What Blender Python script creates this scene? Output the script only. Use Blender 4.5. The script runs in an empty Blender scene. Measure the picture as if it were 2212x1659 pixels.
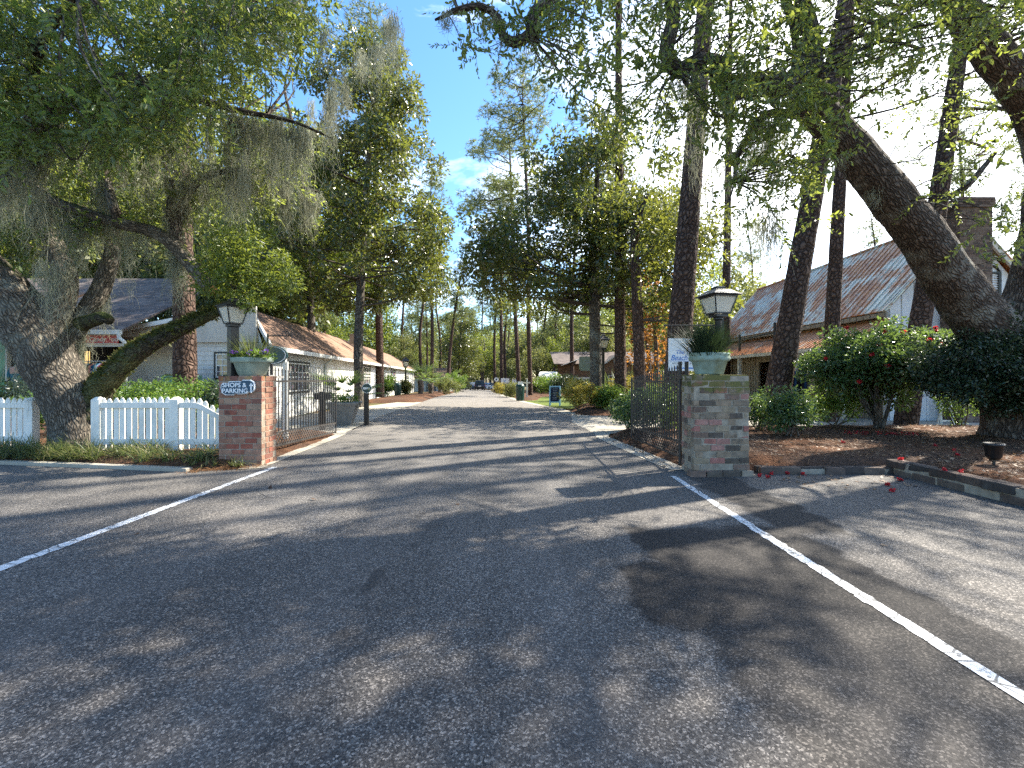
import bpy, math, random
import numpy as np
from mathutils import Vector, noise as mnoise
random.seed(7); rng = np.random.default_rng(7)
R = math.radians
scene = bpy.context.scene
COL = scene.collection

# ------------------------------------------------------------------ photograph geometry
F, CX, HY, H = 960.0, 1106.0, 817.0, 1.4        # focal, centre and horizon in a 2212 px wide frame; eye height
def W(px, py, Y):
    return ((px - CX) / F * Y, Y, H - (py - HY) / F * Y)
def gz(y):                                       # the lane falls away gently beyond 30 m
    y = np.asarray(y, dtype=float)
    t = np.clip(y - 30, 0, 160)
    return -0.018 * t * t / (t + 8)
def GX(px, Y): return (px - CX) / F * Y
S_DIR = Vector((math.cos(R(46)) * math.sin(R(63)), math.cos(R(46)) * math.cos(R(63)), math.sin(R(46))))

# ------------------------------------------------------------------ bookkeeping
def tag(o, label=None, cat=None, group=None, kind=None):
    if label: o['label'] = label
    if cat: o['category'] = cat
    if group: o['group'] = group
    if kind: o['kind'] = kind
    return o
def thing(name, label, cat, loc=(0, 0, 0), rz=0, group=None):
    o = bpy.data.objects.new(name, None); COL.objects.link(o)
    o.location = loc; o.rotation_euler = (0, 0, rz); o.empty_display_size = .2
    return tag(o, label, cat, group)
def link(name, me, mat=None, parent=None, loc=None):
    o = bpy.data.objects.new(name, me); COL.objects.link(o)
    if mat is not None: me.materials.append(mat)
    if parent is not None: o.parent = parent
    if loc is not None: o.location = loc
    return o
def dup(root, loc, rz=0, scale=None, label=None, group=None):
    r = root.copy(); COL.objects.link(r); r.location = loc; r.rotation_euler = (0, 0, rz)
    if scale is not None: r.scale = (scale, scale, scale) if not hasattr(scale, '__len__') else scale
    if label: r['label'] = label
    if group: r['group'] = group
    for ch in list(root.children):
        c = ch.copy(); COL.objects.link(c); c.parent = r
        for g in ch.children:
            d = g.copy(); COL.objects.link(d); d.parent = c
    return r

# ------------------------------------------------------------------ mesh builders
def mesh_np(name, V, faces_n, n, smooth=False, uv=None):
    """V (k,3); faces_n (m,n) index array of n-gons."""
    me = bpy.data.meshes.new(name)
    V = np.ascontiguousarray(V, dtype=np.float32); Fa = np.ascontiguousarray(faces_n, dtype=np.int32)
    me.vertices.add(len(V)); me.vertices.foreach_set('co', V.ravel())
    me.loops.add(Fa.size); me.loops.foreach_set('vertex_index', Fa.ravel())
    me.polygons.add(len(Fa)); me.polygons.foreach_set('loop_start', np.arange(0, Fa.size, n, dtype=np.int32))
    if smooth: me.polygons.foreach_set('use_smooth', np.ones(len(Fa), dtype=bool))
    if uv is not None:
        l = me.uv_layers.new(name='UVMap'); l.data.foreach_set('uv', np.ascontiguousarray(uv, dtype=np.float32).ravel())
    me.update(calc_edges=True); me.validate()
    return me

class MB:
    def __init__(s): s.v = []; s.f = []; s.sm = []
    def add(s, vs, fs, smooth=False):
        b = len(s.v); s.v += [tuple(p) for p in vs]
        s.f += [tuple(i + b for i in f) for f in fs]; s.sm += [smooth] * len(fs); return s
    def box(s, x0, x1, y0, y1, z0, z1):
        return s.add([(x0,y0,z0),(x1,y0,z0),(x1,y1,z0),(x0,y1,z0),(x0,y0,z1),(x1,y0,z1),(x1,y1,z1),(x0,y1,z1)],
                     [(0,3,2,1),(4,5,6,7),(0,1,5,4),(1,2,6,5),(2,3,7,6),(3,0,4,7)])
    def beam(s, a, b, w, h, up=(0, 0, 1)):
        a = Vector(a); b = Vector(b); d = (b - a).normalized(); up = Vector(up)
        x = d.cross(up)
        if x.length < 1e-4: x = d.cross(Vector((0, 1, 0)))
        x.normalize(); z = x.cross(d)
        o = [x*(-w/2)+z*(-h/2), x*(w/2)+z*(-h/2), x*(w/2)+z*(h/2), x*(-w/2)+z*(h/2)]
        return s.add([a+q for q in o] + [b+q for q in o], [(0,1,2,3),(7,6,5,4),(0,4,5,1),(1,5,6,2),(2,6,7,3),(3,7,4,0)])
    def rod(s, a, b, r, n=8, r2=None):
        a = Vector(a); b = Vector(b); d = (b - a).normalized(); r2 = r if r2 is None else r2
        x = d.orthogonal().normalized(); y = d.cross(x)
        vs = [a + (x*math.cos(2*math.pi*k/n)+y*math.sin(2*math.pi*k/n))*r for k in range(n)] + \
             [b + (x*math.cos(2*math.pi*k/n)+y*math.sin(2*math.pi*k/n))*r2 for k in range(n)]
        s.add(vs, [(k, (k+1)%n, n+(k+1)%n, n+k) for k in range(n)], True)
        return s.add(vs, [tuple(range(n-1, -1, -1)), tuple(range(n, 2*n))])
    def path(s, pts, r, n=8):
        pts = [Vector(p) for p in pts]
        for a, b in zip(pts, pts[1:]): s.rod(a, b, r, n)
        return s
    def lathe(s, prof, c, n=28, sx=1, sy=1):
        vs = []; fs = []
        for (r, z) in prof:
            for k in range(n):
                a = 2*math.pi*k/n; vs.append((c[0]+r*math.cos(a)*sx, c[1]+r*math.sin(a)*sy, c[2]+z))
        for i in range(len(prof)-1):
            for k in range(n): fs.append((i*n+k, i*n+(k+1)%n, (i+1)*n+(k+1)%n, (i+1)*n+k))
        return s.add(vs, fs, True)
    def prism(s, poly, y0, y1, axis='y'):
        n = len(poly)
        if axis == 'y': vs = [(p[0], y0, p[1]) for p in poly] + [(p[0], y1, p[1]) for p in poly]
        elif axis == 'x': vs = [(y0, p[0], p[1]) for p in poly] + [(y1, p[0], p[1]) for p in poly]
        else: vs = [(p[0], p[1], y0) for p in poly] + [(p[0], p[1], y1) for p in poly]
        return s.add(vs, [tuple(range(n)), tuple(range(2*n-1, n-1, -1))] + [(k, n+k, n+(k+1)%n, (k+1)%n) for k in range(n)])
    def build(s, name, mat, parent=None, loc=None, bevel=0, xf=None):
        me = bpy.data.meshes.new(name)
        vs = s.v if xf is None else [xf(p) for p in s.v]
        me.from_pydata(vs, [], s.f)
        me.polygons.foreach_set('use_smooth', s.sm)
        me.update()
        import bmesh
        bm = bmesh.new(); bm.from_mesh(me); bmesh.ops.recalc_face_normals(bm, faces=bm.faces[:]); bm.to_mesh(me); bm.free()
        o = link(name, me, mat, parent, loc)
        if bevel:
            m = o.modifiers.new('Bevel', 'BEVEL'); m.width = bevel; m.segments = 2; m.limit_method = 'ANGLE'
        return o

def spline(pts, step):
    """Catmull-Rom through pts (rows of any width), resampled about every step metres."""
    P = np.array(pts, dtype=float); P = np.vstack([2*P[0]-P[1], P, 2*P[-1]-P[-2]])
    out = []
    for i in range(1, len(P)-2):
        n = max(2, int(np.linalg.norm(P[i+1][:3]-P[i][:3]) / step))
        for t in np.linspace(0, 1, n, endpoint=False):
            a, b, c, d = P[i-1], P[i], P[i+1], P[i+2]
            out.append(.5*((2*b)+(-a+c)*t+(2*a-5*b+4*c-d)*t*t+(-a+3*b-3*c+d)*t**3))
    out.append(P[-2]); return np.array(out)

def tubes(name, paths, mat, parent=None, seg=10, step=.25, rough=0, seed=0, freq=2.2, cap=True):
    """paths: lists of (x,y,z,r). One mesh with UVs in metres (u round, v along)."""
    Vs, Fs, UVs = [], [], []; base = 0
    rr = random.Random(seed)
    for p in paths:
        Q = spline(p, step) if len(p) > 2 else np.array([np.array(p[0])*(1-t)+np.array(p[1])*t for t in np.linspace(0, 1, 4)])
        if cap: Q = np.vstack([Q, np.append(Q[-1, :3]+unit(Q[-1, :3]-Q[-2, :3])*Q[-1, 3]*.35, Q[-1, 3]*.6), np.append(Q[-1, :3]+unit(Q[-1, :3]-Q[-2, :3])*Q[-1, 3]*.45, .003)])
        C = Q[:, :3]; rad = np.maximum(Q[:, 3], .002); m = len(C)
        T = np.gradient(C, axis=0); T /= np.linalg.norm(T, axis=1)[:, None] + 1e-9
        ref = np.array([0, 1., 0]) if abs(T[0][1]) < .9 else np.array([0, 0, 1.])
        x = ref - T[0]*np.dot(ref, T[0]); x /= np.linalg.norm(x)
        vlen = np.concatenate([[0], np.cumsum(np.linalg.norm(np.diff(C, axis=0), axis=1))]) + rr.random()*7
        ang = np.arange(seg+1)*2*np.pi/seg
        grid = np.zeros((m, seg+1, 3))
        for i in range(m):
            x = x - T[i]*np.dot(x, T[i]); x /= np.linalg.norm(x); y = np.cross(T[i], x)
            ring = np.cos(ang)[:, None]*x + np.sin(ang)[:, None]*y
            r = np.full(seg+1, rad[i])
            if rough:
                for k in range(seg):
                    q = C[i] + ring[k]*rad[i]
                    n1 = mnoise.noise(Vector(q*freq)); n2 = mnoise.noise(Vector(q*freq*4.3))
                    r[k] *= 1 + rough*(n1 + .35*n2)
                r[seg] = r[0]
            grid[i] = C[i] + ring*r[:, None]
        u = ang*np.mean(rad)
        idx = base + np.arange(m*(seg+1)).reshape(m, seg+1)
        f = np.stack([idx[:-1, :-1], idx[:-1, 1:], idx[1:, 1:], idx[1:, :-1]], -1).reshape(-1, 4)
        UU, VV = np.meshgrid(u, vlen); uvg = np.stack([UU, VV], -1)
        uvf = np.stack([uvg[:-1, :-1], uvg[:-1, 1:], uvg[1:, 1:], uvg[1:, :-1]], 2).reshape(-1, 4, 2)
        Vs.append(grid.reshape(-1, 3)); Fs.append(f); UVs.append(uvf); base += m*(seg+1)
    me = mesh_np(name, np.vstack(Vs), np.vstack(Fs), 4, True, np.vstack([q.reshape(-1, 2) for q in UVs]))
    return link(name, me, mat, parent)

def unit(a): return a / (np.linalg.norm(a, axis=-1, keepdims=True) + 1e-9)
def leaf_arrays(C, A, L, aspect=.4, fold=.25, six=False, up=None):
    """Leaves starting at C pointing along A with length L. Returns verts, quads."""
    n = len(C); A = unit(A); rv = rng.normal(size=(n, 3))
    if up is not None: rv = rv*.55 + np.asarray(up)
    B = np.cross(A, rv); B = unit(B); Nn = np.cross(A, B)
    L = np.asarray(L)[:, None]; w = L*aspect*.5
    if not six:
        V = np.stack([C, C+A*L*.45+B*w+Nn*w*fold*2, C+A*L, C+A*L*.45-B*w+Nn*w*fold*2], 1)
        Q = (np.arange(n)*4)[:, None] + np.array([[0, 1, 2, 3]])
        return V.reshape(-1, 3), Q
    z = Nn*w*fold*2
    V = np.stack([C, C+A*L*.28+B*w*.9+z, C+A*L*.7+B*w*.85+z*.8-Nn*L*.03, C+A*L-Nn*L*.08, C+A*L*.7-B*w*.85+z*.8-Nn*L*.03, C+A*L*.28-B*w*.9+z], 1)
    Q = (np.arange(n)*6)[:, None, None] + np.array([[[0, 1, 2, 3], [0, 3, 4, 5]]])
    return V.reshape(-1, 3), Q.reshape(-1, 4)
def leaves(name, C, A, L, mat, parent=None, **k):
    V, Q = leaf_arrays(np.asarray(C, float), np.asarray(A, float), np.asarray(L, float), **k)
    return link(name, mesh_np(name, V, Q, 4), mat, parent)
def cluster_leaves(centres, radii, per, droop=.3, flat=.8):
    """Leaf starts and directions scattered in rounded clumps, denser towards the outside."""
    Cs, As = [], []
    for c, r, n in zip(centres, radii, per):
        d = unit(rng.normal(size=(n, 3))); rad = r*rng.random(n)**.45
        P = np.asarray(c) + d*rad[:, None]*np.array([1, 1, flat])
        a = d*.7 + rng.normal(size=(n, 3))*.6; a[:, 2] -= droop
        Cs.append(P); As.append(a)
    return np.vstack(Cs), np.vstack(As)

def sprays(name, centres, radii, per, mat, twigmat, parent, L=(.05, .10), length=(.2, .5), nl=13, droop=.5, aspect=.36):
    """leafy branchlets: thin twigs that leave a clump centre and carry alternate leaves to their tips"""
    k = np.repeat(np.arange(len(centres)), per); c = np.asarray(centres)[k]; r = np.asarray(radii)[k][:, None]
    d = unit(rng.normal(size=(len(k), 3))+np.array([0, 0, -droop*.6])); s = c+d*r*rng.uniform(.0, .5, (len(k), 1)); Ln = rng.uniform(*length, (len(k), 1))
    sag = np.array([0, 0, -1.])*droop
    Vt, Qt = blades(s, d+sag*.25, Ln[:, 0], .0035, .1, 2)
    f = (np.arange(nl)+.6)/nl; f = np.tile(f, (len(k), 1))*rng.uniform(.9, 1.05, (len(k), 1))
    dd = unit(d+sag*.25); P = s[:, None]+dd[:, None]*Ln[:, None]*f[..., None]; side = unit(np.cross(dd, rng.normal(size=dd.shape)))
    alt = np.where(np.arange(nl) % 2, 1, -1)[None, :, None]
    A = dd[:, None]*.7+side[:, None]*alt*.75+rng.normal(size=P.shape)*.28+sag*.22
    keep = rng.random(P.shape[:2]) < .86
    size = (rng.uniform(*L, (len(k), 1))*np.ones((1, nl))*rng.uniform(.7, 1.15, P.shape[:2]))
    V, Q = leaf_arrays(P[keep], A[keep], size[keep], aspect=aspect, six=True)
    o = link(name, mesh_np(name, V, Q, 4), mat, parent); link('branchlets', mesh_np('branchlets', Vt, Qt, 4), twigmat, parent); return o

def needle_tufts(centres, dirs, per, length, width):
    n = len(centres); C = np.repeat(centres, per, 0); D = np.repeat(unit(dirs), per, 0)
    A = unit(D*.55 + rng.normal(size=(n*per, 3))*.6)
    L = length*rng.uniform(.7, 1.15, (n*per, 1)); B = unit(np.cross(A, rng.normal(size=(n*per, 3))))*width/2
    V = np.stack([C-B, C+B, C+A*L*.6+B*.8, C+A*L], 1).reshape(-1, 3)
    V[3::4, 2] -= length*.12
    return V, (np.arange(n*per)*4)[:, None] + np.array([[0, 1, 2, 3]])

def strands(name, tops, lens, per, spread, width, mat, parent=None, segs=5, wob=.05):
    """Hanging Spanish moss: ragged bundles of thin drooping ribbons."""
    Vs, Qs = [], []; b = 0
    for t, Ln, k in zip(tops, lens, per):
        o = rng.normal(size=(k, 3))*spread*np.array([1, 1, .5]); p = np.asarray(t) + o
        p[:, 2] -= np.abs(rng.normal(size=k))*Ln*.12
        l = Ln*rng.uniform(.25, 1, k)**1.1
        drift = rng.normal(size=(k, 3))*np.array([.1, .1, 0]) ; side = unit(np.cross(rng.normal(size=(k, 3)), [0, 0, 1.]))
        rows = []
        for i in range(segs+1):
            f = i/segs
            q = p + np.array([0, 0, -1.])*(l*f)[:, None] + drift*(l*f)[:, None] + rng.normal(size=(k, 3))*wob*np.array([1, 1, .4])*(.3+f)
            w = width*(1-.75*f)*rng.uniform(.6, 1.4, k)
            rows.append(np.stack([q-side*w[:, None], q+side*w[:, None]], 1))
        G = np.stack(rows, 1).reshape(k, (segs+1)*2, 3)
        idx = b + np.arange(k*(segs+1)*2).reshape(k, segs+1, 2)
        Q = np.stack([idx[:, :-1, 0], idx[:, :-1, 1], idx[:, 1:, 1], idx[:, 1:, 0]], -1).reshape(-1, 4)
        Vs.append(G.reshape(-1, 3)); Qs.append(Q); b += k*(segs+1)*2
    return link(name, mesh_np(name, np.vstack(Vs), np.vstack(Qs), 4), mat, parent)

def blades(P, D, L, w, bend, segs=3):
    """Arching grass blades: start P, direction D, length L. Returns verts, quads."""
    n = len(P); D = unit(D); side = unit(np.cross(D, rng.normal(size=(n, 3))*.2+np.array([0, 0, 1.]))); h = D*np.array([1, 1, 0])
    L = np.asarray(L)[:, None]; rows = []
    for i in range(segs+1):
        f = i/segs; q = P + D*L*f + h*L*bend*f*f - np.array([0, 0, 1.])*L*bend*.8*f*f*f*np.linalg.norm(h, axis=1)[:, None]*1.4
        ww = w*(1-f*.92)
        rows.append(np.stack([q-side*ww, q+side*ww], 1))
    G = np.stack(rows, 1).reshape(-1, 3); idx = np.arange(len(G)).reshape(n, segs+1, 2)
    return G, np.stack([idx[:, :-1, 0], idx[:, :-1, 1], idx[:, 1:, 1], idx[:, 1:, 0]], -1).reshape(-1, 4)
def join(parts):
    Vs, Qs, b = [], [], 0
    for V, Q in parts: Vs.append(V); Qs.append(Q+b); b += len(V)
    return np.vstack(Vs), np.vstack(Qs)

def poly_sd(P, poly):
    """signed distance, positive inside. P (n,2)"""
    poly = np.asarray(poly, float); n = len(poly); d = np.full(len(P), 1e9); ins = np.zeros(len(P), bool)
    for i in range(n):
        a, b = poly[i], poly[(i+1) % n]; e = b-a; w = P-a
        t = np.clip((w@e)/(e@e), 0, 1); d = np.minimum(d, np.linalg.norm(w-t[:, None]*e, axis=1))
        c = (a[1] > P[:, 1]) != (b[1] > P[:, 1])
        with np.errstate(divide='ignore', invalid='ignore'):
            xx = (b[0]-a[0])*(P[:, 1]-a[1])/(b[1]-a[1]) + a[0]
        ins ^= c & (P[:, 0] < xx)
    return np.where(ins, d, -d)

# ------------------------------------------------------------------ materials
class Mat:
    def __init__(s, name, rough=.8, spec=.3):
        s.m = bpy.data.materials.new(name); s.m.use_nodes = True; s.nt = s.m.node_tree
        s.b = s.nt.nodes['Principled BSDF']; s.out = s.nt.nodes['Material Output']
        s.b.inputs['Roughness'].default_value = rough; s.b.inputs['Specular IOR Level'].default_value = spec
        s.tc = s.nt.nodes.new('ShaderNodeTexCoord')
    def n(s, t, **k):
        nd = s.nt.nodes.new('ShaderNode'+t)
        for a, v in k.items():
            if hasattr(nd, a) and a not in nd.inputs: setattr(nd, a, v)
            else: s.put(nd.inputs[a], v)
        return nd
    def put(s, sock, v):
        if isinstance(v, bpy.types.NodeSocket): s.nt.links.new(v, sock)
        else: sock.default_value = v if not (isinstance(v, tuple) and len(v) == 3 and sock.type == 'RGBA') else v + (1,)
    def co(s, scale=(1, 1, 1), which='Object', src=None):
        mp = s.nt.nodes.new('ShaderNodeMapping'); mp.inputs['Scale'].default_value = scale
        s.nt.links.new(src or s.tc.outputs[which], mp.inputs['Vector']); return mp.outputs[0]
    def noise(s, scale, co=None, detail=4, rough=.55, dist=0):
        nd = s.n('TexNoise'); nd.inputs['Scale'].default_value = scale; nd.inputs['Detail'].default_value = detail
        nd.inputs['Roughness'].default_value = rough; nd.inputs['Distortion'].default_value = dist
        s.nt.links.new(co or s.tc.outputs['Object'], nd.inputs['Vector']); return nd.outputs['Fac']
    def voro(s, scale, co=None, feature='F1', out='Distance', rnd=1):
        nd = s.n('TexVoronoi'); nd.feature = feature; nd.inputs['Scale'].default_value = scale; nd.inputs['Randomness'].default_value = rnd
        s.nt.links.new(co or s.tc.outputs['Object'], nd.inputs['Vector']); return nd.outputs[out]
    def ramp(s, fac, stops, interp='LINEAR'):
        nd = s.nt.nodes.new('ShaderNodeValToRGB'); cr = nd.color_ramp; cr.interpolation = interp
        while len(cr.elements) < len(stops): cr.elements.new(.5)
        for e, (p, c) in zip(cr.elements, stops):
            e.position = p; e.color = (c, c, c, 1) if not isinstance(c, tuple) else c + (1,)
        s.nt.links.new(fac, nd.inputs[0]); return nd.outputs[0]
    def mix(s, fac, a, b, mode='MIX'):
        nd = s.nt.nodes.new('ShaderNodeMix'); nd.data_type = 'RGBA'; nd.blend_type = mode
        s.put(nd.inputs[0], fac); s.put(nd.inputs[6], a); s.put(nd.inputs[7], b); return nd.outputs[2]
    def math(s, op, a, b=None, c=None):
        nd = s.nt.nodes.new('ShaderNodeMath'); nd.operation = op
        for i, v in enumerate((a, b, c)):
            if v is not None: s.put(nd.inputs[i], v)
        return nd.outputs[0]
    def island(s): return s.nt.nodes.new('ShaderNodeNewGeometry').outputs['Random Per Island']
    def xyz(s, co=None):
        nd = s.nt.nodes.new('ShaderNodeSeparateXYZ'); s.nt.links.new(co or s.tc.outputs['Object'], nd.inputs[0]); return nd.outputs
    def color(s, c): s.put(s.b.inputs['Base Color'], c); return s
    def bump(s, h, strength=.5, dist=.02):
        nd = s.nt.nodes.new('ShaderNodeBump'); nd.inputs['Strength'].default_value = strength; nd.inputs['Distance'].default_value = dist
        s.nt.links.new(h, nd.inputs['Height']); s.nt.links.new(nd.outputs[0], s.b.inputs['Normal']); return s
    def translucent(s, fac, col):
        t = s.nt.nodes.new('ShaderNodeBsdfTranslucent'); s.put(t.inputs['Color'], col)
        mx = s.nt.nodes.new('ShaderNodeMixShader'); mx.inputs[0].default_value = fac
        s.nt.links.new(s.b.outputs[0], mx.inputs[1]); s.nt.links.new(t.outputs[0], mx.inputs[2]); s.nt.links.new(mx.outputs[0], s.out.inputs['Surface']); return s

def plain(name, c, rough=.6, spec=.4, var=.12, scale=3, metallic=0):
    m = Mat(name, rough, spec); f = m.noise(scale, detail=6)
    m.color(m.ramp(f, [(.25, tuple(x*(1-var) for x in c)), (.75, tuple(min(1, x*(1+var)) for x in c))]))
    m.b.inputs['Metallic'].default_value = metallic; return m.m
def leaf_mat(name, cols, tcol, fac=.35, rough=.4, spec=.5):
    m = Mat(name, rough, spec); r = m.island(); k = len(cols)
    col = m.ramp(r, [(i/(k-1) if k > 1 else 0, c) for i, c in enumerate(cols)])
    m.color(col); tc = m.mix(m.math('MULTIPLY', r, .5), tcol, col)
    m.translucent(fac, tc); return m.m

def asphalt(name, patch=False):
    m = Mat(name, .82, .35)
    sp = m.voro(125, out='Color'); spk = m.math('MULTIPLY', m.xyz(sp)[0], 1.0)
    base = m.ramp(spk, [(0, (.040, .038, .038)), (.5, (.098, .093, .090)), (.8, (.165, .158, .150)), (.97, (.36, .34, .32))])
    big = m.noise(.55, detail=5, rough=.6)
    col = m.mix(1.0, base, m.ramp(big, [(.3, .78), (.7, 1.18)]), 'MULTIPLY')
    streak = m.noise(2.2, m.co((1.6, .12, 1)), 4)
    col = m.mix(1.0, col, m.ramp(streak, [(.35, .88), (.65, 1.08)]), 'MULTIPLY')
    blot = m.noise(5.5, detail=3); col = m.mix(m.ramp(blot, [(.70, 0), (.76, .5)]), col, (.03, .03, .032))
    if patch:
        px_, py_, pz_ = m.xyz(); wob = m.math('MULTIPLY_ADD', m.noise(.8), 1.1, -.55); dx = m.math('ABSOLUTE', m.math('ADD', m.math('ADD', px_, wob), .95))
        drip = m.math('MULTIPLY', m.ramp(m.math('MULTIPLY', dx, 4), [(0, 1), (.9, 0)]), m.ramp(m.noise(4.5, m.co((1, .6, 1)), 5), [(.52, 0), (.66, .8)])); col = m.mix(drip, col, (.022, .021, .022))
        for lx in (-2.6, -1.2, .3, 1.6):
            w_ = m.math('ABSOLUTE', m.math('ADD', px_, -lx)); col = m.mix(m.math('MULTIPLY', m.ramp(w_, [(.05, .16), (.4, 0)]), 1), col, (.19, .18, .175))
    vc = m.voro(.5, m.co((1, 1, 1)), 'DISTANCE_TO_EDGE'); wn = m.noise(3, detail=5)
    crack = m.math('MULTIPLY', m.math('LESS_THAN', vc, .0022), m.math('GREATER_THAN', m.noise(.6), .56))
    col = m.mix(crack, col, (.012, .012, .013))
    if patch:                                   # darker strip along the right-hand line, fainter towards the viewer
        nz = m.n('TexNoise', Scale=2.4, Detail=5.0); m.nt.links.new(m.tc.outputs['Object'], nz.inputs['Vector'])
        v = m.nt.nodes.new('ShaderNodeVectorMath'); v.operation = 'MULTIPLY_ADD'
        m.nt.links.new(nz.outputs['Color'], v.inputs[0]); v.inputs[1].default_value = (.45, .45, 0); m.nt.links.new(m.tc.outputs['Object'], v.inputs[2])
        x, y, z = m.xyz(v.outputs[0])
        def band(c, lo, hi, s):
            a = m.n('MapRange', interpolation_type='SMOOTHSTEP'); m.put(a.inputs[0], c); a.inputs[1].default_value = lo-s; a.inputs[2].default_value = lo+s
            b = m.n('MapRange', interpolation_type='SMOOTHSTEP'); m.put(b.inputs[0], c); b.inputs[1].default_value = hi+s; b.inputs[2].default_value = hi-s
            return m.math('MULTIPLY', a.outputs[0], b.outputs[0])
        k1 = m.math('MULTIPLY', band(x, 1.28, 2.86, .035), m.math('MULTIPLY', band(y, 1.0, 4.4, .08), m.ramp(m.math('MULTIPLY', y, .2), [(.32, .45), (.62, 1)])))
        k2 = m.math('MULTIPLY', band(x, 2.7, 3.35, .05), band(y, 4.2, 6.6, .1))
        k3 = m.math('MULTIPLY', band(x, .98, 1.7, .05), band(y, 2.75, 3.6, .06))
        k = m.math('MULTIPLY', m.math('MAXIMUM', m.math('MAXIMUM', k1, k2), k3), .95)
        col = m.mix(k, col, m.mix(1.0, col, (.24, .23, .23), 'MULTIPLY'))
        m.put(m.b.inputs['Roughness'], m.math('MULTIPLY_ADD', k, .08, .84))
    yy = m.xyz()[1]; col = m.mix(m.ramp(m.math('MULTIPLY', yy, .05), [(.2, 0), (.5, .7)]), col, (.105, .10, .095)); col = m.mix(1.0, col, m.ramp(m.math('MULTIPLY_ADD', yy, .05, m.math('MULTIPLY_ADD', m.noise(.5), .3, -.15)), [(.12, (.72, .68, .64)), (.38, (1.0, .98, .95)), (.7, (1.6, 1.52, 1.4))]), 'MULTIPLY')   # forecourt darkened and lane paled by distance: shade and sun glare put into colour
    m.color(col); m.bump(m.xyz(sp)[1], .75, .006); return m.m

def bark(name, deep, mid, light, vs=(9, 2.6), lich=(.30, .31, .24), lf=.62, bump=1.0, d=.05, moss=None):
    m = Mat(name, .92, .2)
    uv = m.tc.outputs['UV']
    nz = m.n('TexNoise', Scale=3.0, Detail=3.0); m.nt.links.new(uv, nz.inputs['Vector'])
    v = m.nt.nodes.new('ShaderNodeVectorMath'); v.operation = 'MULTIPLY_ADD'
    m.nt.links.new(nz.outputs['Color'], v.inputs[0]); v.inputs[1].default_value = (.14, .3, 0); m.nt.links.new(uv, v.inputs[2])
    co = m.co((vs[0], vs[1], 1), src=v.outputs[0])
    e = m.voro(1, co, 'DISTANCE_TO_EDGE'); cell = m.voro(1, co, out='Color')
    fine = m.noise(22, m.co((1, .4, 1), src=uv), 5, .7)
    ridge = m.ramp(e, [(0, 0), (.07, .35), (.25, 1)])
    col = m.mix(ridge, deep, m.mix(m.xyz(cell)[0], mid, light))
    col = m.mix(1.0, col, m.ramp(fine, [(.25, .55), (.75, 1.35)]), 'MULTIPLY')
    ob = m.noise(1.6, detail=6, rough=.65)
    col = m.mix(m.math('MULTIPLY', m.ramp(ob, [(lf-.06, 0), (lf+.06, 1)]), .75), col, lich)
    if moss:
        z = m.nt.nodes.new('ShaderNodeNewGeometry').outputs['Normal']
        up = m.math('ADD', m.math('MULTIPLY', m.xyz(z)[2], .5), m.noise(4, detail=5))
        col = m.mix(m.ramp(up, [(moss[1], 0), (moss[1]+.2, .9)]), col, moss[0])
    m.color(col); m.bump(m.math('ADD', ridge, m.math('MULTIPLY', fine, .5)), bump, d); return m.m

def brick_mat(name, cols, dirt=(.30, .28, .25), moss=None, mz=1.2):
    m = Mat(name, .9, .2); r = m.island(); k = len(cols)
    col = m.ramp(r, [(i/k, c) for i, c in enumerate(cols)], 'CONSTANT')
    n1 = m.noise(9, detail=7, rough=.7); col = m.mix(1.0, col, m.ramp(n1, [(.25, .6), (.75, 1.35)]), 'MULTIPLY')
    col = m.mix(m.math('MULTIPLY', m.ramp(m.noise(7, detail=6, rough=.75), [(.56, 0), (.68, 1)]), .38), col, dirt)
    col = m.mix(m.math('MULTIPLY', m.ramp(m.noise(3.2, detail=5), [(.58, 0), (.68, 1)]), .6), col, (.05, .045, .04))
    if moss:
        z = m.xyz()[2]; f = m.math('ADD', m.math('MULTIPLY', m.math('SUBTRACT', z, mz), 2.2), m.math('MULTIPLY', m.math('SUBTRACT', m.noise(6, detail=6), .5), 2.2))
        col = m.mix(m.ramp(f, [(0, 0), (.35, .85)]), col, moss)
    m.color(col); m.bump(m.noise(40, detail=4), .5, .008); return m.m

def wood_white(name, c=(.78, .76, .70), dirt=(.42, .43, .40)):
    m = Mat(name, .55, .35)
    col = m.mix(m.ramp(m.noise(2.4, m.co((1, 1, .5)), 7, .7), [(.48, 0), (.75, .75)]), c, dirt)
    col = m.mix(1.0, col, m.ramp(m.noise(30, m.co((1, 1, .08)), 3), [(.3, .93), (.7, 1.04)]), 'MULTIPLY')
    m.color(col); m.bump(m.noise(40, m.co((1, 1, .1)), 3), .15, .004); return m.m

def metal_roof(name, rust):
    m = Mat(name, .48, .5); c = m.co((1.1, .55, .7)); w = m.noise(.9, c, 8, .68, .6)
    st = m.noise(2.2, m.co((.35, 5.5, .35)), 5, .6)
    f = m.math('ADD', m.math('MULTIPLY', w, .62), m.math('MULTIPLY', st, .38))
    lo = .5 - rust*.25
    rustc = m.ramp(m.noise(6, detail=6), [(.3, (.26, .08, .022)), (.55, (.50, .19, .05)), (.8, (.62, .34, .13))])
    clean = m.ramp(m.noise(1.7, m.co((.5, 3, .5)), 5), [(.3, (.52, .53, .44)), (.7, (.72, .72, .60))])
    col = m.mix(m.ramp(f, [(lo+.02, 0), (lo+.07, .95)]), clean, rustc)
    m.color(col); m.put(m.b.inputs['Metallic'], m.math('MULTIPLY_ADD', m.ramp(f, [(lo+.02, 1), (lo+.09, 0)]), .25, .05)); return m.m

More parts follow.
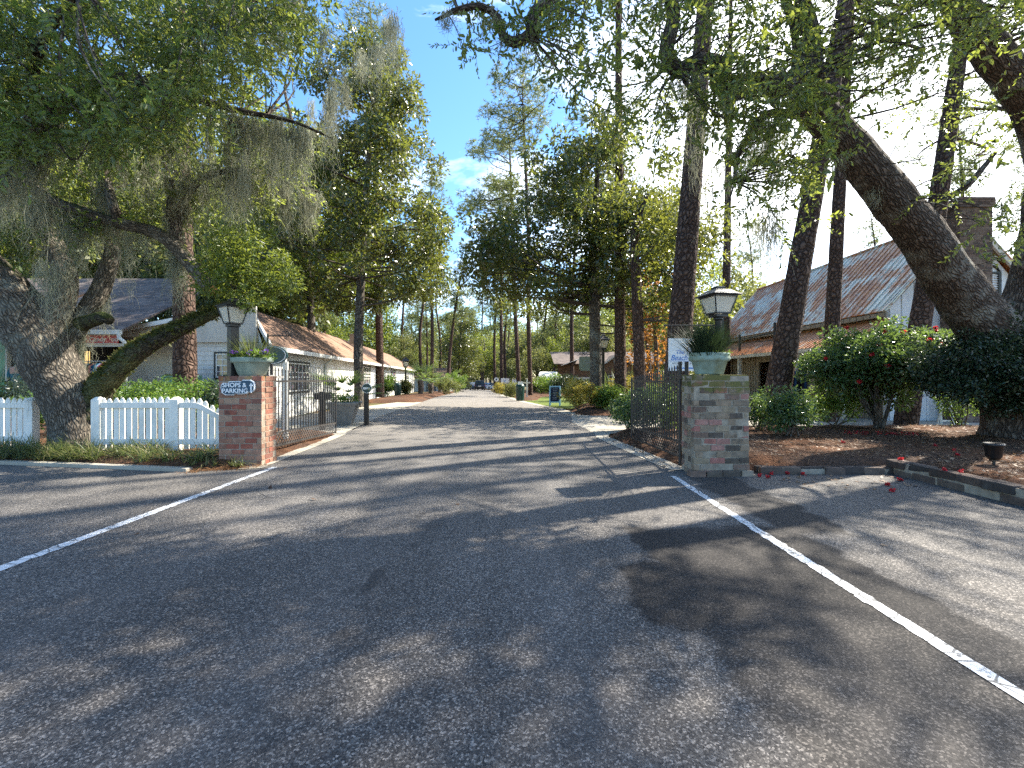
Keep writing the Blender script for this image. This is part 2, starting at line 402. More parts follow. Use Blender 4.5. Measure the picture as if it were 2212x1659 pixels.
def shingles(name, c1, c2, rowdir, row=.16):
    m = Mat(name, .92, .15); p = m.xyz()
    t = m.math('MULTIPLY', p[2], 1/row); fr = m.math('FRACT', t)
    cell = m.voro(1, m.co((4.5, 4.5, 1/row*1.1)), out='Color')
    col = m.mix(m.xyz(cell)[0], c1, c2)
    col = m.mix(1.0, col, m.ramp(fr, [(0, .55), (.15, 1), (1, 1.06)]), 'MULTIPLY')
    col = m.mix(1.0, col, m.ramp(m.noise(1.3, detail=6, rough=.7), [(.3, .75), (.7, 1.2)]), 'MULTIPLY')
    m.color(col); m.bump(fr, .6, .02); return m.m

MT = {}
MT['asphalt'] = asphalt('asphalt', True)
m = Mat('worn_white_paint', .75, .3); nz = m.noise(14, detail=8, rough=.75); vz = m.voro(8, feature='DISTANCE_TO_EDGE')
f = m.math('MULTIPLY', m.ramp(nz, [(.38, 0), (.47, 1)]), m.ramp(vz, [(.02, .1), (.045, 1)]))
m.color(m.mix(f, (.09, .09, .09), m.ramp(m.noise(60), [(.3, (.50, .50, .50)), (.7, (.74, .74, .73))]))); MT['line'] = m.m
m = Mat('concrete', .85, .25)
c = m.mix(m.ramp(m.noise(1.1, detail=7, rough=.65), [(.3, 0), (.7, 1)]), (.26, .235, .19), (.40, .37, .31))
c = m.mix(m.math('MULTIPLY', m.ramp(m.noise(6, detail=5), [(.6, 0), (.7, 1)]), .5), c, (.16, .14, .11)); m.color(c); m.bump(m.noise(60), .3, .004); MT['concrete'] = m.m
m = Mat('pine_straw_ground', .95, .1)
c = m.ramp(m.noise(26, detail=6, rough=.75), [(.25, (.028, .014, .009)), (.5, (.12, .056, .03)), (.75, (.26, .13, .068))])
c = m.mix(m.ramp(m.noise(.8, detail=5), [(.35, 0), (.65, .75)]), c, m.ramp(m.noise(40, detail=4), [(.3, (.02, .017, .015)), (.7, (.085, .07, .06))])); m.color(c)
m.bump(m.noise(30, detail=5), 1, .05); MT['mulch'] = m.m
m = Mat('ground_soil', .95, .1); c = m.mix(m.ramp(m.noise(.35, detail=5), [(.4, 0), (.6, 1)]), m.ramp(m.noise(18, detail=6), [(.3, (.05, .03, .018)), (.7, (.19, .115, .065))]), m.ramp(m.noise(20, detail=6), [(.3, (.03, .045, .012)), (.7, (.10, .11, .045))]))
m.color(c); m.bump(m.noise(22, detail=5), .8, .05); MT['ground'] = m.m
MT['lawn'] = plain('short_lawn', (.10, .13, .03), .95, .1, .45, 9)
MT['oakbark'] = bark('live_oak_bark', (.070, .060, .049), (.165, .14, .112), (.24, .21, .17), (30, 8.0), (.25, .26, .22), .60, 1.0, .03, ((.05, .062, .018), .80))
MT['oakbark_mossy'] = bark('ferny_oak_bark', (.03, .027, .018), (.075, .066, .045), (.12, .105, .075), (32, 11), (.13, .14, .06), .55, 1.0, .03, ((.052, .07, .015), .52))
MT['oakbark_dark'] = bark('shaded_oak_bark', (.045, .036, .030), (.125, .098, .078), (.185, .15, .125), (24, 6), (.25, .25, .22), .58, 1.0, .03)
MT['pinebark'] = bark('pine_bark', (.045, .028, .022), (.125, .078, .058), (.185, .125, .098), (14, 6), (.19, .19, .16), .72, 1.0, .05)
MT['thinbark'] = bark('grey_bark', (.05, .043, .035), (.13, .112, .092), (.20, .175, .15), (12, 5), (.22, .23, .18), .62, .8, .02)
MT['twig'] = plain('twig_bark', (.075, .06, .048), .9, .2, .3, 12)
MT['cutwood'] = plain('fresh_cut_wood', (.52, .27, .11), .8, .2, .25, 14)
MT['oakleaf'] = leaf_mat('live_oak_leaves', [(.032, .074, .034), (.055, .105, .042), (.08, .12, .036), (.115, .125, .05)], (.40, .46, .07), .5, .36, .55)
MT['oakleaf_lit'] = leaf_mat('sunlit_young_leaves', [(.045, .085, .02), (.07, .115, .025), (.10, .14, .03), (.13, .15, .035)], (.36, .42, .05), .42, .42, .45)  # brighter copy of the oak leaves, sunlight put into the young green
MT['magleaf'] = leaf_mat('magnolia_leaves', [(.020, .045, .015), (.035, .065, .02), (.05, .08, .022), (.12, .085, .03), (.05, .085, .025)], (.30, .34, .045), .32, .28, .7)
MT['magleaf_lit'] = leaf_mat('sunlit_green_leaves', [(.04, .08, .02), (.075, .105, .024), (.12, .13, .026), (.035, .065, .02)], (.36, .38, .05), .38, .32, .5)  # brighter copy of the magnolia leaves, sun on them put into the colour
MT['needle'] = leaf_mat('pine_needles', [(.055, .085, .03), (.085, .115, .04), (.12, .14, .05)], (.28, .32, .08), .35, .5, .4)
MT['farleaf'] = leaf_mat('far_tree_leaves', [(.06, .085, .035), (.085, .115, .045), (.12, .14, .055), (.16, .15, .06)], (.34, .36, .09), .4, .5, .35)
MT['rustleaf'] = leaf_mat('rust_coloured_leaves', [(.20, .085, .02), (.28, .13, .03), (.16, .07, .02)], (.62, .27, .05), .45, .5, .3)
MT['camleaf'] = leaf_mat('camellia_leaves', [(.03, .075, .03), (.045, .10, .038), (.07, .12, .04), (.05, .09, .03)], (.26, .38, .07), .32, .33, .6)
MT['darkleaf'] = leaf_mat('dark_hedge_leaves', [(.012, .028, .015), (.02, .042, .02), (.03, .055, .024)], (.08, .12, .03), .2, .35, .5)
MT['yellowleaf'] = leaf_mat('variegated_shrub_leaves', [(.20, .18, .03), (.30, .25, .05), (.12, .14, .03), (.38, .30, .07)], (.55, .46, .07), .35, .45, .4)
MT['hedgeleaf'] = leaf_mat('groundcover_leaves', [(.045, .10, .025), (.075, .15, .03), (.11, .19, .04)], (.32, .46, .06), .38, .4, .4)
MT['blade'] = leaf_mat('grass_blades', [(.05, .085, .025), (.085, .115, .035), (.14, .145, .06), (.22, .19, .10)], (.26, .32, .08), .35, .45, .4)
MT['palm'] = leaf_mat('palm_fans', [(.06, .12, .03), (.10, .17, .04), (.14, .19, .05)], (.35, .46, .09), .35, .4, .45)
MT['fern'] = leaf_mat('resurrection_fern', [(.045, .06, .016), (.075, .085, .022), (.10, .085, .03)], (.20, .22, .05), .3, .6, .2)
MT['moss'] = leaf_mat('spanish_moss', [(.23, .24, .18), (.31, .32, .24), (.39, .39, .30), (.15, .155, .11)], (.48, .48, .34), .45, .9, .1)
MT['straw'] = leaf_mat('pine_straw', [(.16, .075, .03), (.26, .14, .07), (.10, .05, .025), (.33, .21, .12)], (.3, .16, .06), .15, .7, .2)
MT['deadleaf'] = leaf_mat('fallen_leaves', [(.14, .085, .045), (.24, .15, .09), (.09, .05, .03), (.32, .22, .14)], (.3, .17, .08), .2, .6, .3)
MT['petal'] = leaf_mat('red_camellia_petals', [(.40, .015, .025), (.50, .025, .035), (.34, .012, .022), (.55, .07, .07)], (.8, .06, .06), .3, .5, .3)
MT['violet'] = leaf_mat('violet_petals', [(.12, .03, .30), (.18, .06, .42), (.30, .25, .55)], (.3, .1, .6), .3, .5, .3)
MT['white'] = wood_white('white_painted_wood')
MT['creamwood'] = wood_white('cream_painted_wood', (.56, .53, .46), (.36, .33, .27))
MT['greywood'] = wood_white('grey_white_boards', (.66, .65, .61), (.42, .42, .38))
MT['black'] = plain('black_painted_metal', (.012, .012, .013), .42, .5, .3, 8)
MT['iron'] = plain('weathered_wrought_iron', (.030, .026, .024), .55, .5, .5, 14)
MT['hinge'] = plain('bare_grey_steel', (.28, .27, .26), .5, .5, .25, 14)
m = Mat('frosted_lamp_glass', .35, .5); m.color(m.ramp(m.noise(5, detail=4), [(.3, (.70, .66, .55)), (.7, (.84, .80, .70))])); m.translucent(.35, (.8, .76, .66)); MT['lampglass'] = m.m
MT['pot'] = plain('mossy_green_stoneware', (.24, .29, .235), .8, .3, .35, 7)
m = Mat('lichened_stoneware', .85, .25); c = m.mix(m.ramp(m.noise(4, detail=7, rough=.7), [(.4, 0), (.65, 1)]), (.27, .35, .30), (.16, .17, .10)); c = m.mix(m.ramp(m.noise(9, detail=5), [(.66, 0), (.74, 1)]), c, (.06, .05, .04)); m.color(c); MT['pot2'] = m.m
MT['greystone'] = plain('grey_cast_stone', (.22, .22, .215), .85, .25, .2, 6)
MT['mortar'] = plain('lime_mortar', (.30, .255, .20), .95, .1, .35, 12)
MT['brick'] = brick_mat('old_red_brick', [(.28, .115, .08), (.31, .175, .12), (.25, .13, .09), (.33, .215, .15), (.26, .09, .062), (.30, .17, .12), (.21, .095, .072)], dirt=(.34, .285, .22), moss=(.26, .20, .05), mz=1.42)
MT['brick_mossy'] = brick_mat('mossy_antique_brick', [(.31, .135, .11), (.27, .21, .145), (.18, .12, .092), (.29, .235, .18), (.10, .08, .065), (.33, .17, .14), (.25, .185, .13), (.11, .088, .07), (.20, .155, .115)], dirt=(.33, .30, .25), moss=(.115, .115, .03), mz=1.18)
MT['brick_dark'] = brick_mat('damp_kerb_brick', [(.075, .055, .045), (.11, .08, .065), (.06, .05, .045), (.13, .10, .08)], dirt=(.14, .13, .11), moss=None)
MT['brick_chimney'] = brick_mat('chimney_brick', [(.11, .075, .062), (.15, .105, .085), (.085, .065, .058), (.18, .135, .11)], dirt=(.24, .22, .19))
MT['signgreen'] = plain('dark_green_sign_paint', (.012, .05, .055), .4, .5, .1, 5)
MT['signwhite'] = plain('white_sign_paint', (.78, .79, .80), .45, .4, .05, 4)
MT['signblue'] = plain('blue_sign_paint', (.03, .16, .52), .5, .4, .05, 4)
MT['signnavy'] = plain('dark_blue_sign_paint', (.015, .06, .105), .45, .4, .1, 4)
MT['signgrey'] = plain('grey_line_paint', (.25, .26, .28), .5, .4, .05, 4)
MT['signred'] = plain('red_sign_paint', (.40, .045, .045), .5, .4, .15, 4)
MT['signsage'] = plain('sage_sign_paint', (.20, .23, .20), .6, .3, .08, 4)
MT['roofred'] = shingles('red_brown_shingles', (.185, .115, .08), (.24, .155, .11), 'z')
MT['roofgrey'] = shingles('grey_brown_shingles', (.10, .082, .075), (.17, .14, .125), 'z')
MT['metalroof'] = metal_roof('rusting_metal_roof', .22)
MT['rustroof'] = metal_roof('rusted_porch_roof', .62)
MT['batten'] = wood_white('blue_white_boards', (.74, .77, .80), (.55, .57, .58))
MT['tan'] = wood_white('tan_boards', (.30, .26, .20), (.20, .17, .13))
m = Mat('dark_window_glass', .06, .6); c = m.voro(5.5, out='Color'); m.color(m.mix(.22, (.012, .014, .017), c)); MT['glass'] = m.m
m = Mat('shop_window_glass', .08, .6); c = m.n('HueSaturation', Saturation=.45, Color=m.voro(9, m.co((1, 1, .8)), out='Color')).outputs[0]; m.color(m.mix(m.ramp(m.noise(3), [(.35, .06), (.65, .22)]), (.02, .018, .02), c)); MT['shopglass'] = m.m
m = Mat('lit_window', .5, .2); m.color((.5, .35, .12)); m.put(m.b.inputs['Emission Color'], m.ramp(m.noise(4), [(.3, (.75, .42, .10)), (.7, (1., .70, .28))])); m.b.inputs['Emission Strength'].default_value = .55; MT['litwindow'] = m.m
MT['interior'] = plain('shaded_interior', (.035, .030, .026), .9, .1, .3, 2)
MT['trim_dark'] = plain('black_green_trim', (.02, .025, .024), .5, .4, .2, 5)
MT['trashgreen'] = plain('dark_green_steel', (.008, .045, .038), .4, .5, .2, 6)
MT['logbrown'] = plain('weathered_brown_siding', (.17, .105, .065), .85, .2, .35, 5)
MT['gutter'] = plain('pale_gutter_metal', (.58, .60, .56), .5, .4, .15, 4)
MT['skin'] = plain('skin', (.42, .25, .18), .55, .4, .08, 6)
MT['hair'] = plain('dark_hair', (.012, .009, .008), .5, .4, .3, 30)
MT['jacket'] = plain('teal_jacket', (.03, .13, .17), .85, .2, .2, 10)
MT['darkcloth'] = plain('dark_cloth', (.015, .015, .02), .9, .1, .3, 10)
MT['rubber'] = plain('tyre_rubber', (.015, .015, .016), .85, .2, .2, 10)
MT['carblack'] = plain('dark_blue_car_paint', (.012, .016, .035), .25, .6, .1, 3)
MT['carwhite'] = plain('silver_blue_car_paint', (.48, .54, .66), .3, .6, .1, 3)
MT['carblue'] = plain('blue_grey_car_paint', (.05, .10, .2), .3, .6, .1, 3)
MT['carglass'] = plain('car_glass', (.03, .05, .07), .08, .6, .1, 3)
MT['taillight'] = plain('red_lens', (.35, .02, .02), .3, .5, .1, 3)
MT['chalk'] = plain('chalkboard', (.018, .024, .045), .8, .2, .3, 8)
MT['paleblue'] = plain('pale_blue_paint', (.33, .55, .66), .6, .3, .1, 5)
MT['greencrate'] = plain('green_crate_paint', (.16, .30, .20), .7, .3, .15, 6)
def cloth(name, c): return plain(name, c, .9, .1, .25, 9)
CLOTHS = [cloth('cloth_'+k, c) for k, c in [('grey', (.35, .37, .42)), ('ochre', (.22, .20, .05)), ('navy', (.02, .05, .11)), ('salmon', (.45, .20, .14)), ('teal', (.03, .16, .20)), ('pale', (.55, .58, .62)), ('red', (.50, .05, .06)), ('black', (.015, .014, .018)), ('pink', (.55, .13, .15))]]

# ------------------------------------------------------------------ camera, sun, sky
cam = bpy.data.objects.new('camera', bpy.data.cameras.new('camera')); COL.objects.link(cam); scene.camera = cam
cam.location = (0, 0, H); cam.rotation_euler = (R(90), 0, 0); cam.data.sensor_width = 36; cam.data.lens = 36*F/2212
cam.data.shift_y = -12.5/2212; cam.data.clip_end = 2000; cam.data.clip_start = .05
sun = bpy.data.objects.new('sun', bpy.data.lights.new('sun', 'SUN')); COL.objects.link(sun)
sun.data.energy = 5.0; sun.data.angle = R(.7); sun.data.color = (1, .93, .80)
sun.rotation_euler = S_DIR.to_track_quat('Z', 'Y').to_euler(); sun.location = (0, 0, 40)
world = bpy.data.worlds.new('World'); scene.world = world; world.use_nodes = True
nt = world.node_tree; bg = nt.nodes['Background']; sky = nt.nodes.new('ShaderNodeTexSky'); sky.sky_type = 'NISHITA'
sky.sun_disc = False; sky.sun_elevation = R(46); sky.sun_rotation = R(63); sky.air_density = 1.0; sky.dust_density = .3; sky.ozone_density = 2.2
tc = nt.nodes.new('ShaderNodeTexCoord'); mp = nt.nodes.new('ShaderNodeMapping'); mp.inputs['Scale'].default_value = (1, 1, 2.6)
nz = nt.nodes.new('ShaderNodeTexNoise'); nz.inputs['Scale'].default_value = 1.9; nz.inputs['Detail'].default_value = 7; nz.inputs['Roughness'].default_value = .58; nz.inputs['Distortion'].default_value = .4
cr = nt.nodes.new('ShaderNodeValToRGB'); cr.color_ramp.elements[0].position = .44; cr.color_ramp.elements[0].color = (0, 0, 0, 1); cr.color_ramp.elements[1].position = .66; cr.color_ramp.elements[1].color = (.9, .9, .9, 1)
mx = nt.nodes.new('ShaderNodeMix'); mx.data_type = 'RGBA'
hs = nt.nodes.new('ShaderNodeHueSaturation'); hs.inputs['Saturation'].default_value = 1.2
L = nt.links.new
dot = nt.nodes.new('ShaderNodeVectorMath'); dot.operation = 'DOT_PRODUCT'; dot.inputs[1].default_value = (.86, .45, .1)
ma = nt.nodes.new('ShaderNodeMath'); ma.operation = 'MULTIPLY_ADD'; ma.inputs[1].default_value = .30   # sky whitened towards the sun, cloud standing in for its glare
sb = nt.nodes.new('ShaderNodeMath'); sb.operation = 'ADD'; sb.inputs[1].default_value = -.155
mp.inputs['Location'].default_value = (2.3, .6, .4)
L(tc.outputs['Generated'], mp.inputs[0]); L(mp.outputs[0], nz.inputs['Vector']); L(tc.outputs['Generated'], dot.inputs[0]); L(dot.outputs['Value'], ma.inputs[0]); L(nz.outputs['Fac'], ma.inputs[2]); L(ma.outputs[0], sb.inputs[0]); L(sb.outputs[0], cr.inputs[0]); L(cr.outputs[0], mx.inputs[0])
L(sky.outputs[0], hs.inputs['Color']); L(hs.outputs[0], mx.inputs[6]); mx.inputs[7].default_value = (9.5, 9.8, 10.2, 1); L(mx.outputs[2], bg.inputs[0]); bg.inputs[1].default_value = .12
scene.view_settings.view_transform = 'Standard'; scene.view_settings.look = 'None'; scene.view_settings.gamma = 1; scene.view_settings.exposure = 1.8
cy = scene.cycles; cy.max_bounces = 7; cy.diffuse_bounces = 4; cy.glossy_bounces = 2; cy.transmission_bounces = 4; cy.transparent_max_bounces = 6; cy.caustics_reflective = False; cy.caustics_refractive = False; cy.use_denoising = False; cy.sample_clamp_indirect = 6

# ------------------------------------------------------------------ the setting
WORLD_ROOTS = []
def wthing(*a, **k):
    t = thing(*a, **k); WORLD_ROOTS.append(t); return t
def struct(o): o['kind'] = 'structure'; return o
def grid_sheet(name, x0, x1, y0, y1, sx, sy, zf, mat):
    X, Y = np.meshgrid(np.arange(x0, x1+1e-6, sx), np.arange(y0, y1+1e-6, sy)); ny, nx = X.shape
    V = np.stack([X, Y, zf(X, Y)], -1).reshape(-1, 3); i = np.arange(nx*ny).reshape(ny, nx)
    Q = np.stack([i[:-1, :-1], i[:-1, 1:], i[1:, 1:], i[1:, :-1]], -1).reshape(-1, 4)
    return link(name, mesh_np(name, V, Q, 4, True), mat)
struct(grid_sheet('ground', -1100, 1100, -60, 1640, 100, 10, lambda x, y: gz(y)-.05, MT['ground']))

def strip(name, rows, dz, mat, n=10):
    """rows of (Y, x_left, x_right), smoothed, following the fall of the lane"""
    Q = spline([(r[0], r[1], r[2]) for r in rows], .8); t = np.linspace(0, 1, n+1)
    X = Q[:, 1:2]*(1-t)+Q[:, 2:3]*t; Y = np.repeat(Q[:, :1], n+1, 1)
    V = np.stack([X, Y, gz(Y)+dz], -1).reshape(-1, 3); i = np.arange(len(V)).reshape(len(Q), n+1)
    F_ = np.stack([i[:-1, :-1], i[:-1, 1:], i[1:, 1:], i[1:, :-1]], -1).reshape(-1, 4)
    return V, F_
def flat(name, poly, z, mat):
    me = bpy.data.meshes.new(name); me.from_pydata([(x, y, z) for x, y in poly], [], [tuple(range(len(poly)))])
    return struct(link(name, me, mat))
# asphalt: forecourt polygon + the lane beyond the gate, one mesh
fore = [(-60, -20), (30, -20), (30, -4), (5.55, -4), (5.65, 6.5), (2.65, 6.9), (2.6, 7.6), (2.25, 10.5), (2.3, 11.2), (2.2, 12), (-4.45, 12), (-4.4, 10.5), (-4.3, 9), (-4.25, 7.2), (-4.85, 6.95), (-8.2, 7.3), (-16, 7.85), (-60, 9)]
lane = [(12, -4.3, 2.0), (14, -4.55, 2.25), (17, -4.9, 2.45), (20, -5.0, 1.95), (24, -5.2, 1.1), (28, -5.4, .3), (34, -5.7, -.5), (42, -6.1, -1.3), (50, -6.6, -2.0), (66, -7.9, -3.1), (84, -9.8, -4.2), (110, -14, -7.5), (150, -22, -14)]
V1, Q1 = strip('road', lane, 0, None)
me = bpy.data.meshes.new('road'); nb = len(V1)
me.from_pydata([tuple(v) for v in V1] + [(x, y, 0) for x, y in fore], [], [tuple(q) for q in Q1.tolist()] + [tuple(range(nb, nb+len(fore)))])
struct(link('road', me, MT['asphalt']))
def sheet_strip(name, rows, dz, mat):
    V, Q = strip(name, rows, dz, mat); return struct(link(name, mesh_np(name, V, Q, 4), mat))
# white edge lines, worn and cracked
def line(pts, w0, w1):
    P = spline([(x, y, 0, 0) for x, y in pts], .05)[:, :2]; T = unit(np.gradient(P, axis=0)); N = np.stack([-T[:, 1], T[:, 0]], 1)
    w = np.linspace(w0, w1, len(P)); l = P + N*(w/2+rng.normal(size=len(P))*.005)[:, None]; r = P - N*(w/2+rng.normal(size=len(P))*.005)[:, None]
    V = np.concatenate([np.c_[l, np.full(len(P), .004)], np.c_[r, np.full(len(P), .004)]]); k = len(P)
    Q = np.array([(i, k+i, k+i+1, i+1) for i in range(k-1)])
    return struct(link('road_marking', mesh_np('road_marking', V, Q, 4), MT['line']))
line([(-3.73, 7.0), (-3.74, 5.5), (-3.76, 3.0), (-3.8, 1), (-3.8, -4)], .10, .11)
line([(2.30, 6.35), (2.27, 5), (2.25, 3.2), (2.24, 1.8), (2.2, -4)], .085, .10)
# concrete aprons, edge bands and paths
sheet_strip('path', [(10.9, -5.4, -4.1), (11.6, -6.6, -4.3), (13.5, -7.6, -4.5), (16.6, -7.9, -4.85), (20, -7.6, -5.0), (26, -6.6, -5.25)], .006, MT['concrete'])
flat('path', [(2.1, 11.0), (3.3, 11.6), (5, 12.0), (9, 12.2), (16, 12.2), (16, 15.2), (9, 16.2), (6, 16.5), (3.0, 16.5), (2.3, 17.2), (1.9, 14)], .006, MT['concrete'])
flat('path', [(2.42, 6.75), (2.70, 6.75), (2.62, 7.6), (2.3, 10.6), (2.5, 11.3), (2.1, 11.3), (1.98, 10.4), (2.3, 7.4)], .008, MT['concrete'])
flat('path', [(-4.2, 6.8), (-3.88, 6.9), (-3.95, 8), (-4.05, 10), (-4.15, 11.2), (-4.45, 11.2), (-4.35, 9), (-4.25, 7.6)], .008, MT['concrete'])
flat('path', [(9.2, 10.9), (11.3, 10.9), (12.6, 11.5), (9.6, 11.5)], .16, MT['concrete'])
sheet_strip('lawn', [(20.5, 2.15, 3.2), (23, 1.6, 5), (28, .6, 9), (34, -.2, 9), (38, -.6, 5)], .01, MT['lawn'])
sheet_strip('path', [(17.2, 2.0, 2.6), (20.5, 1.75, 2.3), (24, 1.0, 1.9), (28, .2, .9), (36, -.8, -.2), (48, -2.0, -1.4)], .007, MT['concrete'])

def bed(poly, z, step=.14, slope=.35, bump=.03, seed=0):
    poly = np.array(poly); x0, y0 = poly.min(0)-.4; x1, y1 = poly.max(0)+.4
    X, Y = np.meshgrid(np.arange(x0, x1, step), np.arange(y0, y1, step)); P = np.stack([X, Y], -1).reshape(-1, 2)
    sd = poly_sd(P, poly); nz = np.array([mnoise.noise(Vector((p[0]*1.7, p[1]*1.7, seed)))*.6+mnoise.noise(Vector((p[0]*5, p[1]*5, seed)))*.4 for p in P])
    Z = np.minimum(z, (sd+nz*.12)*slope) + bump*nz*np.clip(sd*3, 0, 1) + gz(P[:, 1])
    ny, nx = X.shape; i = np.arange(nx*ny).reshape(ny, nx); q = np.stack([i[:-1, :-1], i[:-1, 1:], i[1:, 1:], i[1:, :-1]], -1).reshape(-1, 4)
    q = q[(sd[q] > -.3).all(1)]; used = np.unique(q); mp_ = np.full(nx*ny, -1); mp_[used] = np.arange(len(used))
    V = np.c_[P, Z][used]
    return struct(link('planting_bed', mesh_np('planting_bed', V, mp_[q], 4, True), MT['mulch']))
BL = [(-30, 9), (-16, 8.0), (-8.2, 7.35), (-4.9, 6.8), (-4.3, 6.8), (-4.15, 7.5), (-4.2, 9.5), (-4.35, 11.1), (-4.9, 11.3), (-5.6, 11.4), (-7, 12.6), (-8, 15), (-30, 15)]
BR = [(2.75, 6.9), (2.62, 7.8), (2.4, 10.5), (2.55, 11.1), (3.4, 11.5), (5, 11.9), (9, 12.0), (18, 12.1), (18, -6), (5.75, -6), (5.75, 6.6), (3.5, 6.75)]
BI = [(2.45, 17.3), (3.1, 16.8), (6, 16.8), (9, 16.6), (12, 16), (12, 25), (4.2, 25), (3.0, 21.5)]
bed(BL, .12, seed=1); bed(BR, .17, seed=2, slope=.5); bed(BI, .16, seed=3)
bed([(-5.5, 25.5), (-5.8, 34), (-6.6, 46), (-7.7, 58), (-9.5, 58), (-8.8, 26)], .15, .25, seed=4)
bed([(.6, 27.2), (-.3, 36), (-1.3, 50), (-2.6, 66), (6, 66), (8, 40), (2.2, 33), (1.6, 28)], .12, .3, seed=5)
def bedz(x, y):
    p = np.array([[x, y]]); return max(float(min(.12, .35*poly_sd(p, BL)[0])), float(min(.17, .5*poly_sd(p, BR)[0])), float(min(.16, .35*poly_sd(p, BI)[0])), 0) + float(gz(y))

def bedzs(P):
    P = np.asarray(P, float); z = np.zeros(len(P))
    for poly, h, k in ((BL, .12, .35), (BR, .17, .5), (BI, .16, .35)): z = np.maximum(z, np.minimum(h, k*poly_sd(P, poly)))
    return z + gz(P[:, 1])

# kerb in front of the fence
def kerb(name, pts, w, h, mat):
    b = MB()
    for a, c in zip(pts, pts[1:]): b.beam((a[0], a[1], h/2-.02), (c[0], c[1], h/2-.02), w, h+.04)
    return struct(b.build(name, mat, bevel=.012))
kerb('kerb', [(-30, 8.95), (-16, 7.92), (-8.2, 7.25), (-6.4, 6.95), (-4.85, 6.68)], .12, .055, MT['concrete'])

# ------------------------------------------------------------------ brickwork
def brick_mesh(b, x0, x1, y0, y1, z0, z1, course, blen, joint=.012, bw=.10, jit=.004, top=True):
    n = max(1, round((z1-z0)/course)); c = (z1-z0)/n
    def one(cx, cy, cz, lx, ly, lz):
        jx, jy, a = rng.normal()*jit, rng.normal()*jit, rng.normal()*.008
        vs = []
        for sz in (-1, 1):
            for sx, sy in ((-1, -1), (1, -1), (1, 1), (-1, 1)):
                px = sx*lx/2+rng.normal()*jit*.5; py = sy*ly/2+rng.normal()*jit*.5
                vs.append((cx+jx+px*math.cos(a)-py*math.sin(a), cy+jy+px*math.sin(a)+py*math.cos(a), cz+sz*lz/2+rng.normal()*jit*.3))
        b.add(vs, [(0,3,2,1),(4,5,6,7),(0,1,5,4),(1,2,6,5),(2,3,7,6),(3,0,4,7)])
    def run(L, off):
        out = []; p = -off*blen/2
        while p < L-1e-3:
            a = max(p, 0); e = min(p+blen*rng.uniform(.86, 1.06), L)
            if L-e < blen*.3: e = L
            if e-a > .03: out.append((a, e))
            p = e
        return out
    for i in range(n):
        z = z0+(i+.5)*c; h = c-joint; o = i % 2
        for a, e in run(x1-x0, o):
            for yy in (y0+bw/2, y1-bw/2): one(x0+(a+e)/2, yy, z, e-a-joint, bw, h)
        for a, e in run(y1-y0-2*bw-joint, 1-o):
            for xx in (x0+bw/2, x1-bw/2): one(xx, y0+bw+joint/2+(a+e)/2, z, bw, e-a-joint, h)
        if top and i == n-1:
            yy = y0+bw
            for a, e in run(x1-x0-2*bw, 0): one(x0+bw+(a+e)/2, (y0+y1)/2, z, e-a-joint, y1-y0-2*bw-2*joint, h)
def brick_pillar(label, x0, x1, y0, y1, z1, mat, jit, foot=0):
    t = wthing('brick_pillar', label, 'brick pillar', ((x0+x1)/2, (y0+y1)/2, 0))
    b = MB(); brick_mesh(b, x0, x1, y0, y1, -.01, z1, .0895, .225, jit=jit); b.build('brickwork', mat, t, bevel=.005)
    MB().box(x0+.008, x1-.008, y0+.008, y1-.008, -.05, z1-.025).build('mortar', MT['mortar'], t)
    if foot:
        b = MB(); brick_mesh(b, x0-.07, x1+.03, y0-.06, y0+.1, -.02, .085, .09, .25, jit=.012); b.build('footing', mat, t, bevel=.008)
    return t
PLX0, PLX1, PLY0, PLY1 = -4.70, -4.0, 7.11, 7.56
PRX0, PRX1, PRY0, PRY1 = 2.60, 3.40, 6.36, 6.82
brick_pillar('red brick gate pillar carrying the SHOPS & PARKING plaque', PLX0, PLX1, PLY0, PLY1, 1.44, MT['brick'], .003)
brick_pillar('mossy whitewashed old brick gate pillar beside the camellias', PRX0, PRX1, PRY0, PRY1, 1.455, MT['brick_mossy'], .007, 1)
# low brick kerbs round the right-hand bed: each run a wall of its own
t = wthing('brick_edging', 'low damp brick edging one course high along the camellia bed', 'brick edging', (4.5, 6.5, 0))
b = MB(); brick_mesh(b, 3.62, 5.55, 6.46, 6.60, -.02, .105, .12, .33, jit=.012, bw=.065); b.build('brickwork', MT['brick_dark'], t, bevel=.012)
MB().box(3.63, 5.54, 6.475, 6.59, -.03, .075).build('mortar', MT['mortar'], t)
t = wthing('brick_edging', 'taller two-course brick edging curving towards the viewer past the spotlight', 'brick edging', (5.6, 5, 0))
b = MB(); brick_mesh(b, 5.55, 5.75, -3.0, 6.60, -.02, .21, .115, .36, jit=.012, bw=.095); b.build('brickwork', MT['brick_dark'], t, bevel=.012)
MB().box(5.565, 5.735, -2.99, 6.58, -.03, .185).build('mortar', MT['mortar'], t)

# ------------------------------------------------------------------ lettering
def text(name, s, size, loc, rot, mat, parent=None, ext=.004, align='CENTER', xs=1, shear=0, bold=0):
    c = bpy.data.curves.new(name, 'FONT'); c.body = s; c.size = size; c.align_x = align; c.align_y = 'CENTER'; c.extrude = ext; c.shear = shear; c.offset = bold
    c.resolution_u = 4; tmp = bpy.data.objects.new('tmp', c); COL.objects.link(tmp)
    me = bpy.data.meshes.new_from_object(tmp.evaluated_get(bpy.context.evaluated_depsgraph_get())); bpy.data.objects.remove(tmp)
    me.materials.clear(); o = link(name, me, mat, parent); o.location = loc; o.rotation_euler = rot; o.scale = (xs, 1, 1)
    return o
FRONT = (R(90), 0, 0)

